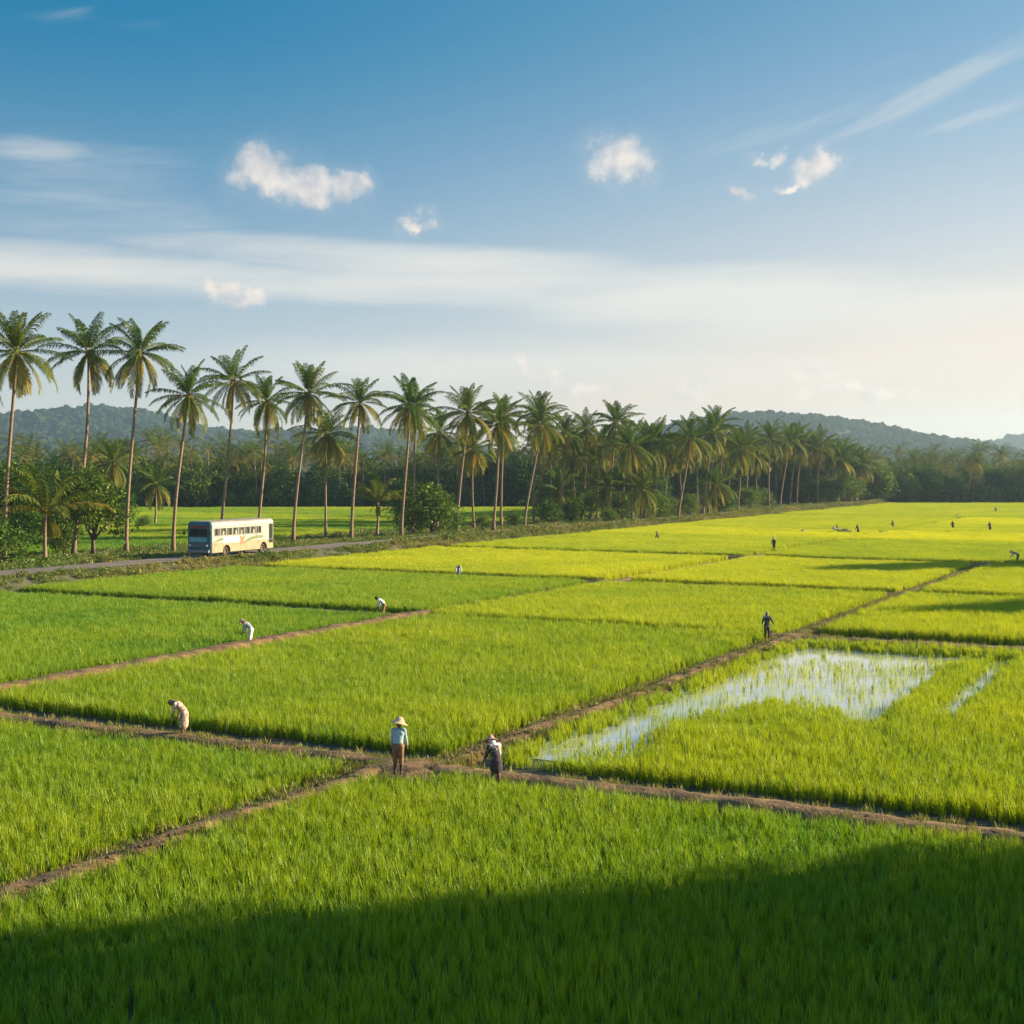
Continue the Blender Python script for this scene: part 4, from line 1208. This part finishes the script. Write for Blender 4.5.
for src, px, py, rz, sink, lb in ((w2, 858, 534, 20, .0, 'tiny dark worker standing right of the pale rice bundle'), (w1, 893, 528, 60, .1, 'tiny worker at the far middle path, right of the pair by the bundle'),
                                  (w2, 953, 529, 140, .1, 'tiny dark worker in the golden strip, left one of two'), (w2, 990, 531, 0, .0, 'tiny dark worker in the golden strip, right one of two'),
                                  (w3, 805, 533, 30, .5, 'tiny pale bent worker left of the rice bundle'), (w1, 996, 512, 30, .3, 'farthest standing worker below the wood at the right'),
                                  (w3, 957, 516, 200, .5, 'tiny bent worker on the far bank below the wood'), (w3, 1012, 512, 80, .6, 'bent worker in the far cluster at the right edge, left one'),
                                  (w3, 1019, 513, 120, .6, 'bent worker in the far cluster at the right edge, right one'), (w3, 1022, 509, 20, .6, 'bent worker in the far cluster at the right edge, upper one'),
                                  (w3, 982, 514, 20, .6, 'bent worker on the far bank left of the cluster'), (w3, 772, 515, 20, .6, 'tiny bent worker near the end of the road bank'), (w2, 838, 532.5, 60, .2, 'tiny dark worker behind the bent one at the rice bundle')):
    o = copy_tree(src); p_ = at(px, py); o.location = (p_[0], p_[1], -sink); o.rotation_euler = (0, 0, R(rz)); o['label'] = lb
# pale bundle of cut rice
mb = MB(); rgb = random.Random(4)
for i in range(160):
    a = rgb.uniform(0, 6.28); r = rgb.random() * .8
    x0, y0 = r * math.cos(a) * 1.6, r * math.sin(a) * .7; h = .75 * (1 - (r / .9) ** 2) + .1
    mb.tube([(x0 * .8, y0, 0), (x0, y0, h), (x0 * 1.25 + rgb.uniform(-.3, .3), y0 * 1.3, h * rgb.uniform(.5, .9))], [.05, .04, .01], 4)
M['bundle'] = solid('dry_rice_straw', (.55, .50, .14), (.40, .38, .10), scale=6, rough=.9)
o = mb.build('rice_bundle', M['bundle']); o.location = at(845, 532.5, .1)
tag(o, 'pale yellow heap of cut rice between two tiny workers', 'rice bundle')

# ------------------------------------------------------------------ air
m, t, out = new_mat('haze_air')
v = t.new('ShaderNodeVolumePrincipled'); v.inputs['Color'].default_value = (.62, .84, 1.0, 1); v.inputs['Density'].default_value = .00015; v.inputs['Anisotropy'].default_value = .5
t.l.new(v.outputs[0], out.inputs['Volume'])
mb = MB(); mb.box((0, 1800, 76), (6400, 4300, 154))
hz = mb.build('haze', m); tag(hz, 'thin pale haze in the evening air', 'haze', kind='stuff')

# ------------------------------------------------------------------ sky
w = bpy.data.worlds.new('World'); scene.world = w; w.use_nodes = True
w.node_tree.nodes.clear(); t = NT(w.node_tree)
out = t.new('ShaderNodeOutputWorld'); bg = t.new('ShaderNodeBackground'); bg.inputs['Strength'].default_value = .087
gen = t.new('ShaderNodeTexCoord').outputs['Generated']
sx = t.new('ShaderNodeSeparateXYZ'); t.l.new(gen, sx.inputs[0])
DX, DY, DZ = sx.outputs
zz = t.m('ADD', t.m('MULTIPLY', t.m('MAXIMUM', DZ, 0.0), 2.6), .015)
cx = t.new('ShaderNodeCombineXYZ'); t.put(cx.inputs[0], DX); t.put(cx.inputs[1], DY); t.put(cx.inputs[2], zz)
nm = t.new('ShaderNodeVectorMath', operation='NORMALIZE'); t.l.new(cx.outputs[0], nm.inputs[0])
sky = t.new('ShaderNodeTexSky', sky_type='NISHITA'); sky.sun_disc = False
sky.sun_elevation = R(SUN_EL); sky.sun_rotation = R(90 - SUN_AZ)
sky.air_density = 1.15; sky.dust_density = .9; sky.ozone_density = 2.2; sky.altitude = 0
t.l.new(nm.outputs[0], sky.inputs['Vector'])
AZ = t.m('MULTIPLY', t.m('ARCTAN2', DX, DY), 57.29578)
EL = t.m('MULTIPLY', t.m('ARCTAN2', DZ, t.m('SQRT', t.m('ADD', t.m('MULTIPLY', DX, DX), t.m('MULTIPLY', DY, DY)))), 57.29578)


def ae(px, py):
    return math.degrees(math.atan((px - 512) / F)), math.degrees(math.atan((HOR - py) / math.hypot(F, px - 512)))


AW = t.m('ADD', AZ, t.m('MULTIPLY', t.m('SUBTRACT', t.noise(gen, 34.0, 6.0, .6), .5), 3.2))
sh = t.new('ShaderNodeVectorMath', operation='ADD'); t.l.new(gen, sh.inputs[0]); sh.inputs[1].default_value = (3.3, 1.7, 5.1)
EW = t.m('ADD', EL, t.m('MULTIPLY', t.m('SUBTRACT', t.noise(sh.outputs[0], 34.0, 6.0, .6), .5), 2.4))


def ell(px, py, rx, ry, tilt=0.0, amp=1.0, warp=False):
    AZ, EL = (AW, EW) if warp else (AZ_, EL_)
    a, e = ae(px, py); k = 57.29578 / F
    u = t.m('DIVIDE', t.m('SUBTRACT', AZ, a), rx * k)
    vv = t.m('SUBTRACT', EL, e)
    if tilt: vv = t.m('SUBTRACT', vv, t.m('MULTIPLY', t.m('SUBTRACT', AZ, a), tilt))
    vv = t.m('DIVIDE', vv, ry * k)
    d = t.m('ADD', t.m('MULTIPLY', u, u), t.m('MULTIPLY', vv, vv))
    return t.m('MULTIPLY', t.m('SUBTRACT', 1.0, d), amp)


AZ_, EL_ = AZ, EL


def puffs(*a): return ell(*a, warp=True) if len(a) > 5 else ell(*a, **dict(warp=True))


def umax(lst):
    r = lst[0]
    for q in lst[1:]: r = t.m('MAXIMUM', r, q)
    return r


# cumulus puffs
puff = umax([puffs(272, 174, 38, 30), puffs(305, 188, 60, 20), puffs(318, 184, 30, 20), puffs(347, 188, 25, 22), puffs(618, 160, 38, 27), puffs(635, 168, 26, 20), puffs(820, 167, 24, 15), puffs(792, 182, 30, 6, .25), puffs(771, 154, 14, 6), puffs(738, 190, 15, 9, -.3),
             puffs(243, 297, 32, 11), puffs(222, 290, 20, 8), puffs(416, 224, 15, 11), puffs(522, 364, 20, 12), puffs(545, 378, 40, 12, -.2), puffs(580, 388, 50, 8, -.1, .8), puffs(690, 392, 36, 12, 0, .9), puffs(860, 392, 85, 9, 0, .9), puffs(825, 374, 26, 12, 0, .9), puffs(770, 365, 22, 8, 0, .7)])
n1 = t.noise(gen, 36.0, 8.0, .55); n2 = t.noise(gen, 24.0, 3.0, .5)
of = t.new('ShaderNodeVectorMath', operation='ADD'); t.l.new(gen, of.inputs[0]); of.inputs[1].default_value = (.0065, 0, .0065)
n3 = t.noise(of.outputs[0], 36.0, 4.0, .55)
fld = t.m('ADD', puff, t.m('MULTIPLY', t.m('SUBTRACT', n1, .5), 1.5))
pm = t.m('MAXIMUM', t.ramp(fld, -.15, 1.35), t.m('MULTIPLY', t.ramp(fld, -1.3, .5), .10))
# stretched coordinates for the high veils
cv = t.new('ShaderNodeCombineXYZ'); t.put(cv.inputs[0], t.m('MULTIPLY', AZ, .10)); t.put(cv.inputs[1], t.m('MULTIPLY', t.m('SUBTRACT', EL, t.m('MULTIPLY', AZ, .03)), .75)); cv.inputs[2].default_value = 3.1
nv = t.noise(cv.outputs[0], 1.0, 6.0, .58)
cv2 = t.new('ShaderNodeCombineXYZ'); t.put(cv2.inputs[0], t.m('MULTIPLY', AZ, .16)); t.put(cv2.inputs[1], t.m('MULTIPLY', t.m('SUBTRACT', EL, t.m('MULTIPLY', AZ, .33)), 1.1)); cv2.inputs[2].default_value = 1.7
nv2 = t.noise(cv2.outputs[0], 1.0, 6.0, .6)
band = umax([ell(80, 268, 420, 23, -.02), ell(400, 262, 260, 22, -.03), ell(720, 297, 240, 36, -.02), ell(450, 285, 320, 22, -.02), ell(520, 365, 420, 26, 0, .7), ell(860, 320, 260, 40, 0, .55), ell(30, 150, 55, 12, 0, .4), ell(60, 185, 90, 26, 0, .15)])
bm_ = t.m('MULTIPLY', t.ramp(t.m('ADD', band, t.m('MULTIPLY', t.m('SUBTRACT', nv, .5), 2.0)), -.35, 1.3), .80)
streak = umax([ell(930, 92, 130, 16, .42), ell(1000, 110, 90, 10, .2, .7), ell(800, 120, 160, 26, .25, .35), ell(1010, 50, 60, 20, .3, .6), ell(115, 22, 70, 8, 0, .3)])
sm = t.m('MULTIPLY', t.ramp(t.m('ADD', streak, t.m('MULTIPLY', t.m('SUBTRACT', nv2, .5), 3.0)), 0.0, 1.6), .34)
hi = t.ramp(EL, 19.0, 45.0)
base = t.mix(1.0, sky.outputs[0], t.mix(hi, (.02, .70, .82, 1), (1.3, 1.75, 1.9, 1)), 'MULTIPLY')  # unseen sky above the frame is brightened here as added fill for the shade
VE = (4.12, 3.38, 2.83, 1); VC = (3.9, 3.75, 3.45, 1)
e1 = t.m('SUBTRACT', 1.0, t.m('DIVIDE', EL, 18.7, clamp=True))
fl = t.m('MULTIPLY', t.m('POWER', e1, 1.9), .97)
fr = t.m('MULTIPLY', t.ramp(AZ, -17.0, 31.0), t.m('ADD', t.m('MULTIPLY', e1, .46), .17))
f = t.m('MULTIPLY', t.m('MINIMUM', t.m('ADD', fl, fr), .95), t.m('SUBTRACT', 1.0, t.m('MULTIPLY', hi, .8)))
c = t.mix(f, base, VE)
c = t.mix(bm_, c, VC); c = t.mix(sm, c, VC)
lit = t.ramp(t.m('ADD', t.m('MULTIPLY', t.m('SUBTRACT', n1, n3), 3.6), t.m('MULTIPLY', fld, .20)), -.45, .65)
cc = t.mix(lit, (3.2, 2.98, 2.92, 1), (4.6, 4.05, 3.55, 1))
c = t.mix(t.m('MULTIPLY', pm, .90), c, cc)
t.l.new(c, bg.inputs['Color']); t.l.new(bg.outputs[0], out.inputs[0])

# ------------------------------------------------------------------ sun, camera, render
sd = bpy.data.lights.new('sun', 'SUN'); sd.energy = 5.0; sd.angle = R(.7); sd.color = (1.0, .83, .56)
so = bpy.data.objects.new('sun', sd); COL.objects.link(so)
sv = Vector((math.cos(R(SUN_EL)) * math.cos(R(SUN_AZ)), math.cos(R(SUN_EL)) * math.sin(R(SUN_AZ)), math.sin(R(SUN_EL))))
so.rotation_euler = sv.to_track_quat('Z', 'Y').to_euler(); so.location = (200, 100, 150)
cd = bpy.data.cameras.new('camera'); co = bpy.data.objects.new('camera', cd); COL.objects.link(co)
cd.sensor_width = 36; cd.lens = 36 * F / 1024; cd.shift_y = (HOR - 512) / 1024
cd.clip_start = .5; cd.clip_end = 8000
# eye height above the ground; H is above the tops of the rice
co.location = (0, 0, H + .28); co.rotation_euler = (R(90), 0, 0)
scene.camera = co
vs = scene.view_settings; vs.view_transform = 'Standard'; vs.look = 'None'; vs.gamma = 1; vs.exposure = 1.4
cy = scene.cycles
cy.max_bounces = 5; cy.diffuse_bounces = 3; cy.glossy_bounces = 2; cy.transmission_bounces = 3; cy.volume_bounces = 0; cy.transparent_max_bounces = 6
cy.use_denoising = True; cy.denoising_input_passes = 'RGB_ALBEDO_NORMAL'; cy.denoising_prefilter = 'NONE'; cy.caustics_reflective = False; cy.caustics_refractive = False
cy.sample_clamp_indirect = 4.0
